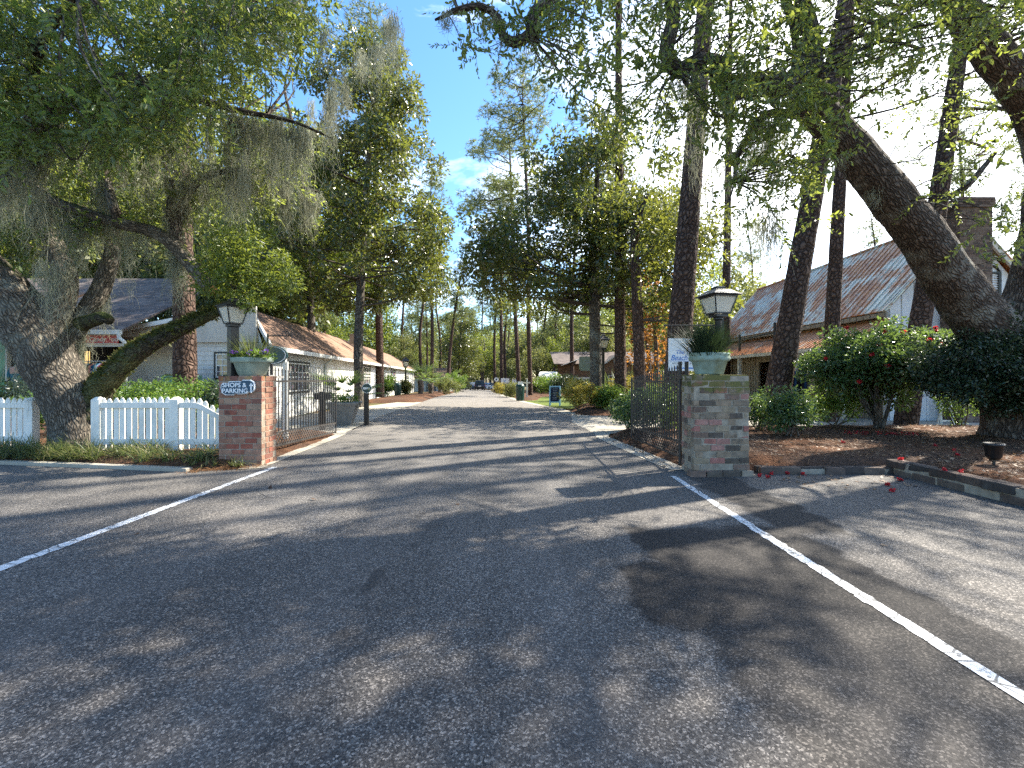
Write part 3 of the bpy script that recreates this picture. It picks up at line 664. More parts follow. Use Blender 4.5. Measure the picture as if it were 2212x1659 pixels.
# SHOPS & PARKING plaque
t = wthing('direction_plaque', 'dark blue SHOPS & PARKING plaque with white border on red brick pillar', 'sign', (-4.36, 7.1, 1.25))
def plaque(s):
    r = []
    pts = [(-.27, .0), (-.262, .05), (-.235, .075), (-.15, .08), (-.135, .105), (.02, .11), (.05, .095), (.085, .13), (.2, .13), (.255, .1), (.27, .03), (.262, -.03), (.235, -.062), (.16, -.07), (.14, -.095), (.0, -.10), (-.03, -.085), (-.06, -.115), (-.19, -.115), (-.25, -.08)]
    return [(-4.36+x*s, 1.245+z*(1+(s-1)*1.8)) for x, z in pts]
MB().prism(plaque(1.0), 7.06, 7.098).build('border', MT['signwhite'], t)
MB().prism(plaque(.945), 7.052, 7.0605).build('panel', MT['signnavy'], t)
text('lettering', 'SHOPS &', .098, (-4.405, 7.05, 1.288), FRONT, MT['signwhite'], t, .003, xs=1.0, bold=.0018)
text('lettering', 'PARKING', .098, (-4.395, 7.05, 1.198), FRONT, MT['signwhite'], t, .003, xs=1.0, bold=.0018)
MB().prism([(-4.150, 1.17), (-4.128, 1.17), (-4.128, 1.275), (-4.108, 1.275), (-4.139, 1.325), (-4.170, 1.275), (-4.150, 1.275)], 7.045, 7.052).build('arrow', MT['signwhite'], t)

# ------------------------------------------------------------------ lamps
def lantern_lamp(label, x, y, z0, zb, ze, zt, wt, wb, rot, post_r, cat='lamp post', square=False, roof=1.18, group=None):
    t = thing('lamp_post', label, cat, (x, y, z0), rot, group)
    z = lambda v: v-z0
    b = MB()
    if square: b.box(-post_r, post_r, -post_r, post_r, 0, z(zb)-.06)
    else: b.lathe([(post_r*1.5, 0), (post_r*1.5, .05), (post_r, .09), (post_r, z(zb)-.1), (post_r*1.4, z(zb)-.09), (post_r*1.4, z(zb)-.06), (post_r*.8, z(zb)-.05), (post_r*.8, z(zb)-.02)], (0, 0, 0), 20)
    b.box(-wb*.42, wb*.42, -wb*.42, wb*.42, z(zb)-.055, z(zb)-.015)
    b.build('post', MT['black'], t, bevel=.004)
    def ring(w, zz): return [(-w/2, -w/2, zz), (w/2, -w/2, zz), (w/2, w/2, zz), (-w/2, w/2, zz)]
    lo, hi = ring(wb, z(zb)), ring(wt, z(ze))
    b = MB(); th = .0095*wt/.34
    for k in range(4):
        b.beam(lo[k], hi[k], th*1.6, th*1.6); b.beam(lo[k], lo[(k+1)%4], th*2, th*2.2); b.beam(hi[k], hi[(k+1)%4], th*2, th*2.2)
    b.build('lantern_frame', MT['black'], t)
    b = MB(); b.add(ring(wb*.93, z(zb)+.004)+ring(wt*.95, z(ze)-.004), [(0,1,5,4),(1,2,6,5),(2,3,7,6),(3,0,4,7)]); b.build('glass_pane', MT['lampglass'], t)
    b = MB(); wr = wt*roof; h = zt-ze
    levels = [(wr, ze+.012), (wr*1.0, ze+.03*h/.15), (wr*.72, ze+h*.48), (wr*.50, ze+h*.80), (wr*.30, ze+h*.86), (wr*.30, ze+h*1.15), (wr*.18, ze+h*1.22)]
    pts = []
    for w, zz in levels: pts += ring(w, z(zz))
    fs = [(0, 3, 2, 1)] + [(i*4+k, i*4+(k+1)%4, i*4+4+(k+1)%4, i*4+4+k) for i in range(len(levels)-1) for k in range(4)] + [tuple(range(len(pts)-4, len(pts)))]
    b.add(pts, fs); b.build('lantern_roof', MT['black'], t, bevel=.003)
    return t
t1 = lantern_lamp('black lantern lamp post on red brick pillar beside SHOPS & PARKING plaque', -4.60, 7.33, 1.43, 2.30, 2.565, 2.69, .325, .195, R(-33), .065, 'lamp', True)
t2 = lantern_lamp('black lantern lamp on mossy brick pillar behind green stoneware planter', 3.07, 6.62, 1.44, 2.36, 2.605, 2.735, .365, .235, R(12), .048, 'lamp', False, 1.3)

# ------------------------------------------------------------------ planters on the pillars
def grass_tuft(n, L, spread, lean, w=.004):
    P = np.c_[rng.normal(size=(n, 2))*spread, np.zeros(n)]; D = np.c_[P[:, :2]*lean/spread*.5+rng.normal(size=(n, 2))*.10, np.ones(n)]
    return blades(P, D, L*rng.uniform(.55, 1.05, n), w, .12)
t = thing('stoneware_planter', 'round grey-green planter on red brick pillar, planted with violet pansies', 'planter', (-4.28, 7.32, 1.44))
MB().lathe([(.0, .002), (.20, .002), (.22, .02), (.285, .20), (.30, .21), (.325, .215), (.335, .245), (.335, .285), (.32, .30), (.285, .30), (.27, .25), (0, .245)], (0, 0, 0), 40, sy=.68).build('pot', MT['pot'], t)
V, Q = grass_tuft(420, .56, .085, .9); V += [-.02, .05, .25]; link('grass_tuft', mesh_np('grass_tuft', V, Q, 4), MT['blade'], t)
cs = [(rng.uniform(-.3, .32), rng.uniform(-.2, .1), .30+rng.uniform(0, .06)) for _ in range(26)]
C, A = cluster_leaves(cs, [.075]*26, [34]*26, -.2); leaves('pansy_foliage', C, A, rng.uniform(.03, .06, len(C)), MT['hedgeleaf'], t, aspect=.55)
pc = np.array([(x, -.12-.1*rng.random(), .38+rng.uniform(-.03, .03)) for x in (-.24, -.2, -.14, .03, .06, .1, .24, .28, .33)])
C = np.repeat(pc, 7, 0)+rng.normal(size=(63, 3))*.012; A = rng.normal(size=(63, 3))*np.array([1, .3, 1])+[0, -.3, 0]
leaves('pansy_flowers', C, A, rng.uniform(.03, .045, 63), MT['violet'], t, aspect=.9)['kind'] = 'stuff'
t = thing('stoneware_planter', 'round lichened green planter on mossy pillar holding dark rosemary', 'planter', (2.92, 6.58, 1.455))
MB().lathe([(0, .002), (.20, .002), (.205, .02), (.255, .19), (.275, .195), (.29, .21), (.30, .24), (.29, .262), (.285, .268), (.298, .285), (.292, .315), (.265, .32), (.25, .26), (0, .255)], (0, 0, 0), 40, sy=.74).build('pot', MT['pot2'], t)
V, Q = grass_tuft(1600, .60, .08, .75, .004); V += [-.03, .02, .27]; link('rosemary', mesh_np('rosemary', V, Q, 4), leaf_mat('rosemary_sprigs', [(.012, .028, .014), (.022, .04, .018), (.035, .055, .022)], (.06, .1, .03), .2, .6, .3), t)
cs = [(rng.uniform(-.22, .24), rng.uniform(-.17, .05), .31+rng.uniform(0, .03)) for _ in range(16)]
C, A = cluster_leaves(cs, [.045]*16, [22]*16, -.2); leaves('trailing_foliage', C, A, rng.uniform(.02, .035, len(C)), MT['hedgeleaf'], t, aspect=.6)

# ------------------------------------------------------------------ iron gates
def gate(label, x, y0, y1, side, matb):
    t = wthing('iron_gate', label, 'gate', (x, y0, 0)); n = 24
    zb = lambda f: .17-.08*f; zl = lambda f: .41-.10*f; zr = lambda f: 1.345-.01*f; ztop = lambda f: 1.40+.20*(1-f)**1.3
    Y = lambda f: y0+(y1-y0)*f
    b = MB(); b.rod((x, y0, .05), (x, y0, 1.66), .028, 10); b.rod((x, y1, .06), (x, y1, 1.42), .016, 8)
    for z in (zb, zl, zr): b.beam((x, y0, z(0)), (x, y1, z(1)), .016, .034)
    b.build('frame', matb, t)
    b = MB()
    for k in range(1, n): 
        f = k/n; b.rod((x, Y(f), zl(f)), (x, Y(f), ztop(f)), .0115, 6); b.rod((x, Y(f), ztop(f)), (x, Y(f), ztop(f)+.03), .0115, 6, .001)
    b.build('bars', matb, t)
    b = MB(); m_ = 30
    for k in range(-2, m_):
        for s in (1, -1):
            f0, f1 = k/m_, (k+2.4)/m_
            a, c = (f0, f1) if s > 0 else (f1, f0)
            def P(f, top):
                f = min(max(f, 0), 1); return (x+.006*s, Y(f), (zl(f) if top else zb(f)))
            lo, hi = a, c
            if min(lo, hi) < 0 or max(lo, hi) > 1: continue
            b.rod(P(lo, False), P(hi, True), .0075, 5)
    b.build('lattice', matb, t)
    for zz in (.40, 1.42):
        b = MB(); b.box(x-.032, x+.032, y0-.14, y0+.06, zz-.035, zz+.035); b.beam((x, y0, zz), (x, y0+.42, zz), .014, .04); b.build('hinge', MT['hinge'] if side < 0 else matb, t, bevel=.004)
    b = MB(); xo = x+.03*side
    b.rod((x+.09*side, y0-.03, .02), (x+.09*side, y0-.03, 1.66), .03, 10); b.build('gate_post', matb, t)
    return t
gate('open black iron gate leaf hinged to red brick pillar, in sunlight', -4.30, 7.95, 10.85, -1, MT['iron'])
gate('open black iron gate leaf hinged to mossy brick pillar, casting bar shadows', 2.64, 6.98, 9.82, 1, MT['iron'])

# ------------------------------------------------------------------ picket fences
def picket(b, x, y, z0, z1, w, d=.022, round_=False):
    p = [(x-w/2, z0), (x+w/2, z0), (x+w/2, z1-w*.62), (x+w*.14, z1), (x-w*.14, z1), (x-w/2, z1-w*.62)]
    b.prism(p, y-d/2, y+d/2)
def fence_panel(label, x0, x1, y, zt, posts, swoop=None):
    t = wthing('picket_fence', label, 'fence', ((x0+x1)/2, y, 0)); n = round((x1-x0)/.116); w = .090
    tops = []
    def top(x):
        if swoop is None or x < swoop: return zt
        f = (x-swoop)/(x1-swoop); return zt-.36*math.sin(f*math.pi/2)**1.3
    b = MB()
    for k in range(n):
        x = x0+(k+.5)*(x1-x0)/n
        if min(abs(x-p) for p in posts) < .09: continue
        picket(b, x+rng.normal()*.004, y+.03+rng.normal()*.003, .14+rng.normal()*.006, top(x)+rng.normal()*.007, w*rng.uniform(.94, 1.03))
    b.build('pickets', MT['white'], t, bevel=.004)
    b = MB()
    for zc, hh in ((.27, .10), (None, .10)):
        xs = np.linspace(x0, x1, 30) if zc is None and swoop else np.array([x0, x1])
        for a, c in zip(xs, xs[1:]):
            za, zc2 = (zc, zc) if zc is not None else (top(a)-.135, top(c)-.135)
            b.add([(a, y-.016, za-hh/2), (c, y-.016, zc2-hh/2), (c, y+.016, zc2-hh/2), (a, y+.016, za-hh/2), (a, y-.016, za+hh/2), (c, y-.016, zc2+hh/2), (c, y+.016, zc2+hh/2), (a, y+.016, za+hh/2)],
                  [(0,3,2,1),(4,5,6,7),(0,1,5,4),(2,3,7,6)] + ([(3,0,4,7)] if a == xs[0] else []) + ([(1,2,6,5)] if c == xs[-1] else []))
    b.build('rails', MT['white'], t, bevel=.003)
    for p in posts:
        b = MB(); s = .075; z1 = zt+.012
        b.box(p-s, p+s, y-.035, y+.105, .03, z1-.05)
        b.add([(p-s, y-.035, z1-.05), (p+s, y-.035, z1-.05), (p+s, y+.105, z1-.05), (p-s, y+.105, z1-.05), (p-s*.4, y+.01, z1), (p+s*.4, y+.01, z1), (p+s*.4, y+.06, z1), (p-s*.4, y+.06, z1)], [(4,5,6,7),(0,1,5,4),(1,2,6,5),(2,3,7,6),(3,0,4,7)])
        b.build('post', MT['white'], t, bevel=.006)
    return t
fence_panel('white picket fence between old oak and brick pillar, dipping at its end', -7.46, -4.72, 7.9, 1.055, [-7.385, -5.99], -5.62)
fence_panel('white picket fence section left of leaning oak trunk', -12.6, -8.93, 8.3, 1.03, [-12.5, -10.8, -9.0])

# ------------------------------------------------------------------ buildings
def lap_siding(b, p0, p1, z0, z1, board=.16, out=.018):
    """overlapping boards on the vertical plane p0-p1 (xy); boards face to the right of p0->p1"""
    p0 = Vector((p0[0], p0[1], 0)); p1 = Vector((p1[0], p1[1], 0)); d = (p1-p0).normalized(); n = Vector((d.y, -d.x, 0))
    k = max(1, round((z1-z0)/board)); h = (z1-z0)/k
    for i in range(k):
        za, zb = z0+i*h, z0+(i+1)*h
        q = [p0+n*out, p1+n*out, p1+n*.003, p0+n*.003, p0-n*.02, p1-n*.02]
        zz = [za, za, zb, zb, za, za]
        b.add([(v.x, v.y, z) for v, z in zip(q, zz)], [(0, 1, 2, 3), (0, 4, 5, 1)])
def frame3(o, u, n, a, b_, c):   # point at o + a*u + b*z + c*n
    return (o[0]+u[0]*a+n[0]*c, o[1]+u[1]*a+n[1]*c, o[2]+b_)
def window(parent, o, u, w, h, nx, ny, trim, sash, glass, name='window', tw=.09, depth=.05, sill=True):
    """sash window whose lower left corner is o on a wall running along u, facing n (to the right of u)"""
    n = (u[1], -u[0])
    def bx(b, a0, a1, z0, z1, c0, c1):
        P = [frame3(o, u, n, a, z, c) for z in (z0, z1) for a, c in ((a0, c0), (a1, c0), (a1, c1), (a0, c1))]
        b.add(P, [(0,3,2,1),(4,5,6,7),(0,1,5,4),(1,2,6,5),(2,3,7,6),(3,0,4,7)])
    b = MB(); bx(b, -tw, 0, -tw, h+tw, 0, depth); bx(b, w, w+tw, -tw, h+tw, 0, depth); bx(b, 0, w, h, h+tw, 0, depth); bx(b, 0, w, -tw, 0, 0, depth)
    f = b.build(name, trim, parent)
    b = MB(); s = .045
    for a0, a1, z0, z1 in ((0, s, 0, h), (w-s, w, 0, h), (s, w-s, 0, s), (s, w-s, h-s, h), (s, w-s, h/2-s/2, h/2+s/2)): bx(b, a0, a1, z0, z1, .008, .04)
    for k in range(1, nx): bx(b, w*k/nx-.011, w*k/nx+.011, s, h-s, .012, .036)
    for k in range(1, ny):
        if abs(h*k/ny-h/2) > .05: bx(b, s, w-s, h*k/ny-.011, h*k/ny+.011, .014, .034)
    b.build('sash', sash, f)
    b = MB(); P = [frame3(o, u, n, a, z, .022) for a, z in ((s*.5, s*.5), (w-s*.5, s*.5), (w-s*.5, h-s*.5), (s*.5, h-s*.5))]; b.add(P, [(0, 1, 2, 3)]); b.build('glazing', glass, f)
    return f

# --- rusty-roofed barn shop on the right
t = wthing('barn_shop', 'pale barn-like shop with rust-streaked metal roof and brick chimney', 'building', (14.9, 14.6, 0))
XE, ZE, XR, ZR, Y0, Y1 = 12.1, 3.6, 14.9, 6.75, 14.4, 27.0
b = MB(); b.prism([(12.36, 0), (17.44, 0), (17.44, 3.62), (14.9, 6.5), (12.36, 3.62)], 14.65, 14.8)
b.box(17.3, 17.44, 14.8, 26.8, 0, 3.6); b.prism([(12.36, 0), (17.44, 0), (17.44, 3.62), (14.9, 6.5), (12.36, 3.62)], 26.65, 26.8)
for k in range(13):
    x = 12.45+k*.41; zt = 3.6+min(x-12.36, 17.44-x)*1.13-.03; b.box(x-.022, x+.022, 14.618, 14.652, 0, zt)
b.build('gable_wall', MT['batten'], t)
def slope_roof(parent, name, xa, za, xb, zb, y0, y1, mat, pitch=.28, th=.035):
    d = Vector((xb-xa, 0, zb-za)); n = Vector((-d.z, 0, d.x)).normalized(); n = n if n.z > 0 else -n
    b = MB(); q = [(xa, za), (xb, zb), (xb-n.x*th, zb-n.z*th), (xa-n.x*th, za-n.z*th)]; b.prism(q, y0, y1)
    y = y0+.04
    while y < y1-.02:
        w = .032; A = [(xa, y-w, za), (xb, y-w, zb), (xb, y+w, zb), (xa, y+w, za)]; h = .03
        tp = [(xa+n.x*h, y-w*.4, za+n.z*h), (xb+n.x*h, y-w*.4, zb+n.z*h), (xb+n.x*h, y+w*.4, zb+n.z*h), (xa+n.x*h, y+w*.4, za+n.z*h)]
        b.add(A+tp, [(4,5,6,7),(0,1,5,4),(2,3,7,6),(1,2,6,5),(3,0,4,7)]); y += pitch
    return b.build(name, mat, parent)
r = slope_roof(t, 'roof', XR, ZR, XE, ZE, Y0, Y1, MT['metalroof']); slope_roof(r, 'rear_slope', XR, ZR, 17.75, 3.55, Y0, Y1, MT['metalroof'])
MB().rod((XR, Y0, ZR+.02), (XR, Y1, ZR+.02), .06).build('ridge_cap', MT['metalroof'], r)
slope_roof(t, 'porch_roof', 12.33, 3.36, 10.9, 2.52, Y0+.1, Y1-.3, MT['rustroof'], .22)
b = MB(); b.box(12.13, 12.2, Y0+.02, Y1, 3.40, 3.555)
for k in range(42): b.box(12.105, 12.13, Y0+.05+k*.3, Y0+.30+k*.3, 3.41, 3.54)
b.build('fascia', MT['tan'], t)
b = MB(); b.box(10.86, 10.92, Y0+.1, Y1-.3, 2.36, 2.50); b.build('porch_fascia', MT['creamwood'], t)
b = MB(); b.prism([(12.05, 3.62), (12.2, 3.62), (14.95, 6.72), (14.9, 6.55)], 14.42, 14.5); b.prism([(17.8, 3.5), (17.6, 3.5), (14.85, 6.55), (14.9, 6.72)], 14.42, 14.5); b.build('barge_board', MT['creamwood'], t)
b = MB(); b.box(12.38, 12.46, 14.8, 17.6, 0, 3.4); b.box(12.38, 12.46, 19.7, 20.5, 0, 3.4); b.box(12.38, 12.46, 22.3, 26.6, 0, 3.4); b.box(12.38, 12.46, 17.6, 19.7, 2.3, 3.4); b.box(12.38, 12.46, 20.5, 22.3, 2.2, 3.4)
y = 14.9
while y < 26.5:
    if not (17.5 < y < 19.75 or 20.45 < y < 22.35): b.box(12.352, 12.378, y-.02, y+.02, 0, 3.2)
    y += .24
b.build('porch_wall', MT['tan'], t)
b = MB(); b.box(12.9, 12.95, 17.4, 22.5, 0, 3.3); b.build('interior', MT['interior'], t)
for y in (14.7, 18.0, 21.4, 24.6): MB().box(10.92, 11.06, y, y+.13, .05, 2.42).build('porch_post', MT['creamwood'], t)
b = MB(); b.box(11.0, 11.38, 17.2, 17.28, .05, 2.42); b.build('porch_panel', MT['creamwood'], t)
window(t, (12.385, 26.2, 1.0), (0, -1), .9, 1.2, 2, 2, MT['creamwood'], MT['white'], MT['glass'])
# glazed french door in the opening
dr = MB(); dr.box(12.42, 12.47, 17.62, 17.72, 0, 2.28); dr.box(12.42, 12.47, 19.58, 19.68, 0, 2.28); dr.box(12.42, 12.47, 18.6, 18.7, 0, 2.28); dr.box(12.42, 12.47, 17.72, 19.58, 2.18, 2.28); dr.box(12.42, 12.47, 17.72, 19.58, 0, .22)
d_ = dr.build('door', MT['trim_dark'], t); MB().box(12.44, 12.45, 17.7, 19.6, .2, 2.2).build('glazing', MT['shopglass'], d_)
ch = MB(); brick_mesh(ch, 14.02, 15.06, 13.92, 14.56, 0, 6.75, .078, .22, joint=.011, jit=.003, top=False); brick_mesh(ch, 13.97, 15.11, 13.87, 14.61, 6.75, 7.07, .078, .22, joint=.011, jit=.003)
c_ = ch.build('chimney', MT['brick_chimney'], t); MB().box(14.03, 15.05, 13.93, 14.555, -.05, 7.03).build('mortar', MT['mortar'], c_)
b = MB(); b.box(15.30, 15.36, 14.58, 14.65, 4.1, 4.9); b.box(15.98, 16.05, 14.58, 14.65, 4.06, 4.9); b.box(15.36, 15.98, 14.58, 14.65, 4.06, 4.13)
arc = [(15.68+.37*math.cos(a), 14.61, 4.82+.3*math.sin(a)) for a in np.linspace(0, math.pi, 14)]; b.path(arc, .03, 6); b.box(15.36, 15.98, 14.58, 14.65, 4.84, 4.9)
lv = b.build('louvre_window', MT['trim_dark'], t)
b = MB()
for k in range(9): b.beam((15.36, 14.63, 4.18+k*.075), (15.98, 14.63, 4.18+k*.075), .05, .02, (0, .5, 1))
b.build('louvre_slats', MT['batten'], lv)
# vertical shop board on the porch panel
t = wthing('vertical_shop_board', 'narrow black upright board with pale letters on the barn shop porch', 'sign', (11.18, 17.18, 1.2)); MB().box(11.1, 11.26, 17.16, 17.195, 1.22, 2.16).build('panel', MT['trim_dark'], t)
b = MB()
for i, st in enumerate([[(0,0,0,1),(1,0,1,1),(0,.5,1,.5)], [(0,0,0,1),(0,1,1,1),(0,.5,1,.5),(1,.5,1,1)], [(0,0,0,1),(1,0,1,1),(0,0,1,0),(0,1,1,1)], [(0,0,0,1),(0,1,1,1),(0,.5,1,.5),(1,0,1,1)], [(.5,0,.5,1)], [(0,0,0,1),(0,0,1,0)]]):
    for x0, z0, x1, z1 in st: b.beam((11.14+x0*.08, 17.157, 2.04-i*.145+z0*.09), (11.14+x1*.08, 17.157, 2.04-i*.145+z1*.09), .012, .016)
b.build('lettering', MT['signsage'], t)
# bracket frame standing on the porch roof
t = wthing('roof_sign_frame', 'bare dark timber sign frame standing on the rusty porch roof', 'sign frame', (11.15, 21, 2.6))
b = MB(); b.box(11.2, 11.28, 21.9, 21.98, 2.62, 3.55); b.box(11.75, 11.83, 19.9, 19.98, 2.98, 3.9); b.beam((11.24, 21.94, 3.3), (11.79, 19.94, 3.45), .05, .05); b.beam((11.24, 21.94, 3.12), (11.79, 19.94, 3.12), .04, .04); b.build('frame', MT['trim_dark'], t)

# --- long white shop range on the left
DX = -.11
def bxw(y, off=0): return -7.62+DX*(y-14.1)-off
t = wthing('shop_range', 'long low white weatherboard shop range with red-brown shingle roof', 'building', (-9.5, 20, 0))
YB1 = 58.0
def rf(x, y, z, th=.07): return [(x, y, z), (x, y, z-th)]
def slab(name, quad, mat, parent, th=.07):
    b = MB(); n = len(quad); vs = list(quad)+[(p[0], p[1], p[2]-th) for p in quad]
    b.add(vs, [tuple(range(n)), tuple(range(2*n-1, n-1, -1))]+[(k, n+k, n+(k+1)%n, (k+1)%n) for k in range(n)]); return b.build(name, mat, parent)
E0 = (bxw(14.1), 14.1, 2.46); E1 = (bxw(YB1), YB1, 2.46); R0 = (-10.75, 18.4, 4.23); R1 = (bxw(56)-2.65, 55, 4.23)
rr_ = slab('roof', [E0, E1, R1, R0], MT['roofred'], t)
slab('rear_slope', [R0, R1, (bxw(YB1)-5.5, YB1, 2.46), (-13.9, 22.7, 2.46)], MT['roofred'], rr_)
MB().beam((E0[0]-.01, E0[1]-.05, E0[2]-.05), (R0[0], R0[1]-.05, R0[2]-.05), .06, .17).build('barge_board', MT['white'], t)
MB().beam((E0[0]+.03, E0[1], E0[2]-.10), (E1[0]+.03, E1[1], E1[2]-.10), .07, .15).build('gutter', MT['white'], t)
w0 = (bxw(14.35, .38), 14.35); w1 = (bxw(YB1, .38), YB1)
b = MB(); lap_siding(b, w0, w1, -.75, 2.42, .19)
lap_siding(b, (-10.9, 18.7), w0, 0, 2.42, .19)
b.add([(w0[0], w0[1], 2.40), (-10.9, 18.7, 2.40), (-10.9, 18.7, 4.1)], [(0, 1, 2)])
b.build('weatherboard_wall', MT['greywood'], t)
b = MB(); b.beam((w0[0]+.02, w0[1]-.02, -.1), (w0[0]+.02, w0[1]-.02, 2.4), .12, .12); b.build('corner_board', MT['white'], t)
ud = Vector((DX, 1, 0)).normalized(); uu = (ud.x, ud.y)
for y0, w, z0, h, nx, gl in ((16.1, 2.4, .9, 1.08, 6, 'shopglass'), (28.0, 2.7, .95, 1.2, 4, 'shopglass'), (39.5, 2.6, .45, 1.65, 4, 'glass'), (50, 2.4, .4, 1.3, 4, 'glass')):
    window(t, (bxw(y0, .36), y0, z0), uu, w, h, nx, 3, MT['trim_dark'], MT['white'], MT[gl], tw=.07)
# doorway section with downspouts
for y in (20.6, 36): 
    b = MB(); b.path([(bxw(y)+.02, y, 2.34), (bxw(y, .1), y, 2.2), (bxw(y, .32), y, 2.05), (bxw(y, .32), y, 0)], .045, 8); b.build('downspout', MT['gutter'], t)
MB().box(-10.6, -10.2, 29, 29.5, 3.6, 4.3).build('roof_vent', MT['hinge'], t)

# --- candy shop with porch and side wing, behind the fence
t = wthing('candy_shop', 'cream porch shop with grey shingle roof behind the leaning oak', 'building', (-14, 16, 0))
GX16 = lambda px: GX(px, 16.2)
slab('roof', [(-26, 14.85, 3.02), (-13.05, 14.85, 3.02), (-13.05, 20.5, 6.0), (-26, 20.5, 6.0)], MT['roofgrey'], t)
slab('wing_roof', [(-14.15, 16.0, 3.20), (-9.3, 16.0, 4.15), (-10.7, 18.3, 3.876), (-14.15, 22, 3.20)], MT['roofgrey'], t)
b = MB(); b.box(-26, -13.02, 14.74, 14.85, 2.86, 3.01); b.build('gutter', MT['gutter'], t)
b = MB(); b.beam((-14.1, 15.97, 3.12), (-9.3, 15.97, 4.06), .05, .15); b.build('barge_board', MT['white'], t)
b = MB(); b.prism([(-14.1, 2.92), (-11.6, 2.70), (-9.25, 2.70), (-9.25, 4.0), (-14.1, 3.06)], 16.06, 16.12); b.build('gable_panel', MT['creamwood'], t)
b = MB(); lap_siding(b, (GX16(417), 16.2), (-9.22, 16.2), -.1, 2.72, .17); lap_siding(b, (GX16(417), 16.35), (-9.22, 16.10), 2.7, 3.9, .17); lap_siding(b, (GX16(417), 17.0), (GX16(417), 16.2), -.1, 2.72, .17); b.build('weatherboard_wall', MT['greywood'], t)
b = MB(); b.box(-14.9, GX16(417), 17.0, 17.1, 0, 3.2); b.build('porch_back_wall', MT['creamwood'], t)
window(t, (-10.78, 16.2, 1.42), (1, 0), .48, .88, 2, 4, MT['trim_dark'], MT['white'], MT['shopglass'], tw=.06)
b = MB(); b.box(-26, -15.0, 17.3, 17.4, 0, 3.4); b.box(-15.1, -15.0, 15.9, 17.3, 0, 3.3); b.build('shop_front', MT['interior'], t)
for px0, px1 in ((183, 189.5), (192.5, 203), (205.5, 215.5), (241, 248.5)):
    xa, xb = GX(px0, 17.25), GX(px1, 17.25); f = MB().box(xa-.03, xb+.03, 17.26, 17.3, 1.7, 2.5).build('window', MT['trim_dark'], t)
    MB().box(xa, xb, 17.245, 17.262, 2.08, 2.45).box(xa, xb, 17.245, 17.262, 1.75, 2.04).build('glazing', MT['litwindow'], f)
for px in (160, -40, 14): MB().box(GX(px, 14.95)-.07, GX(px, 14.95)+.07, 14.9, 15.04, .2, 2.86).build('porch_post', MT['creamwood'], t)
b = MB(); b.box(-26, -13.1, 14.95, 15.02, 2.46, 2.57); b.build('beam', MT['creamwood'], t)
b = MB(); b.box(-26, -13.1, 14.8, 17.3, -.05, .3); b.build('porch_floor', MT['tan'], t)
b = MB(); b.path([W(257, 722, 14.78), W(257, 730, 14.78), W(268, 738, 14.8), W(271, 746, 14.82), (W(271, 746, 14.82)[0], 14.82, .1)], .055, 10); b.build('downspout', MT['gutter'], t)
t = wthing('candy_sign_board', 'long red sign board lettered Candy under the porch eave', 'sign', (-15, 14.92, 2.7))
MB().box(-24, GX(254, 14.9), 14.9, 14.94, 2.575, 2.835).build('panel', MT['signred'], t); MB().box(-24, GX(254, 14.9), 14.892, 14.945, 2.835, 2.855).box(-24, GX(254, 14.9), 14.892, 14.945, 2.555, 2.575).build('border', MT['creamwood'], t)
for s, px in (('er', 182), ('Candy', 211), ('oo', 248)): text('lettering', s, .215, (GX(px, 14.9), 14.895, 2.70), FRONT, MT['creamwood'], t, .003, bold=.004)

# --- buildings further down on the right
t = wthing('brown_lodge', 'brown board lodge with twin gables behind the sage sign', 'building', (8.6, 46, 0))
b = MB(); lap_siding(b, (4.6, 45), (15, 45), -.4, 2.9, .24, .03); b.add([(4.6, 45.02, 2.8), (15, 45.02, 2.8), (15, 45.02, -.4), (4.6, 45.02, -.4)], [(0, 1, 2, 3)])
lap_siding(b, (9.1, 44.0), (11.7, 44.0), -.4, 2.75, .24, .03)
for k in range(5): lap_siding(b, (9.2+k*.25, 44.0), (11.6-k*.25, 44.0), 2.75+k*.19, 2.94+k*.19, .19, .03)
b.build('log_wall', MT['logbrown'], t)
r_ = slab('roof', [(4.2, 44.4, 2.85), (15.5, 44.4, 2.85), (15.5, 49, 4.3), (4.2, 49, 4.3)], MT['roofgrey'], t); slab('gable_slope', [(8.9, 43.7, 2.75), (10.4, 43.7, 3.78), (10.4, 48, 3.78), (8.9, 48, 2.75)], MT['roofgrey'], r_); slab('gable_slope', [(10.4, 43.7, 3.78), (11.9, 43.7, 2.75), (11.9, 48, 2.75), (10.4, 48, 3.78)], MT['roofgrey'], r_)
slab('gable_slope', [(4.9, 43.6, 2.7), (6.7, 43.6, 3.35), (6.7, 48, 3.35), (4.9, 48, 2.7)], MT['creamwood'], r_)
b = MB(); b.beam((8.9, 43.66, 2.72), (10.4, 43.66, 3.75), .05, .14); b.beam((10.4, 43.66, 3.75), (11.9, 43.66, 2.72), .05, .14); b.box(4.3, 9, 43.4, 43.5, 1.28, 1.5); b.build('fascia', MT['creamwood'], t)
window(t, (10.15, 43.98, 2.95), (1, 0), .5, .42, 2, 2, MT['creamwood'], MT['white'], MT['glass']); window(t, (9.5, 43.98, .6), (1, 0), 1.6, 1.1, 4, 2, MT['trim_dark'], MT['white'], MT['glass'])
t = wthing('red_kiosk', 'small red-walled kiosk with white roof beyond the pines', 'building', (4, 52, 0))
b = MB(); b.box(3.2, 6.4, 52, 55, -.5, 1.35); b.build('wall', MT['signred'], t); slab('roof', [(2.9, 51.5, 1.3), (6.7, 51.5, 1.3), (6.2, 54, 2.2), (3.4, 54, 2.2)], MT['white'], t)
window(t, (3.9, 51.98, .2), (1, 0), 1.6, .8, 3, 2, MT['white'], MT['white'], MT['glass'])
t = wthing('white_cottage', 'pale cottage half hidden behind palms at the lane bend', 'building', (-11, 66, -1))
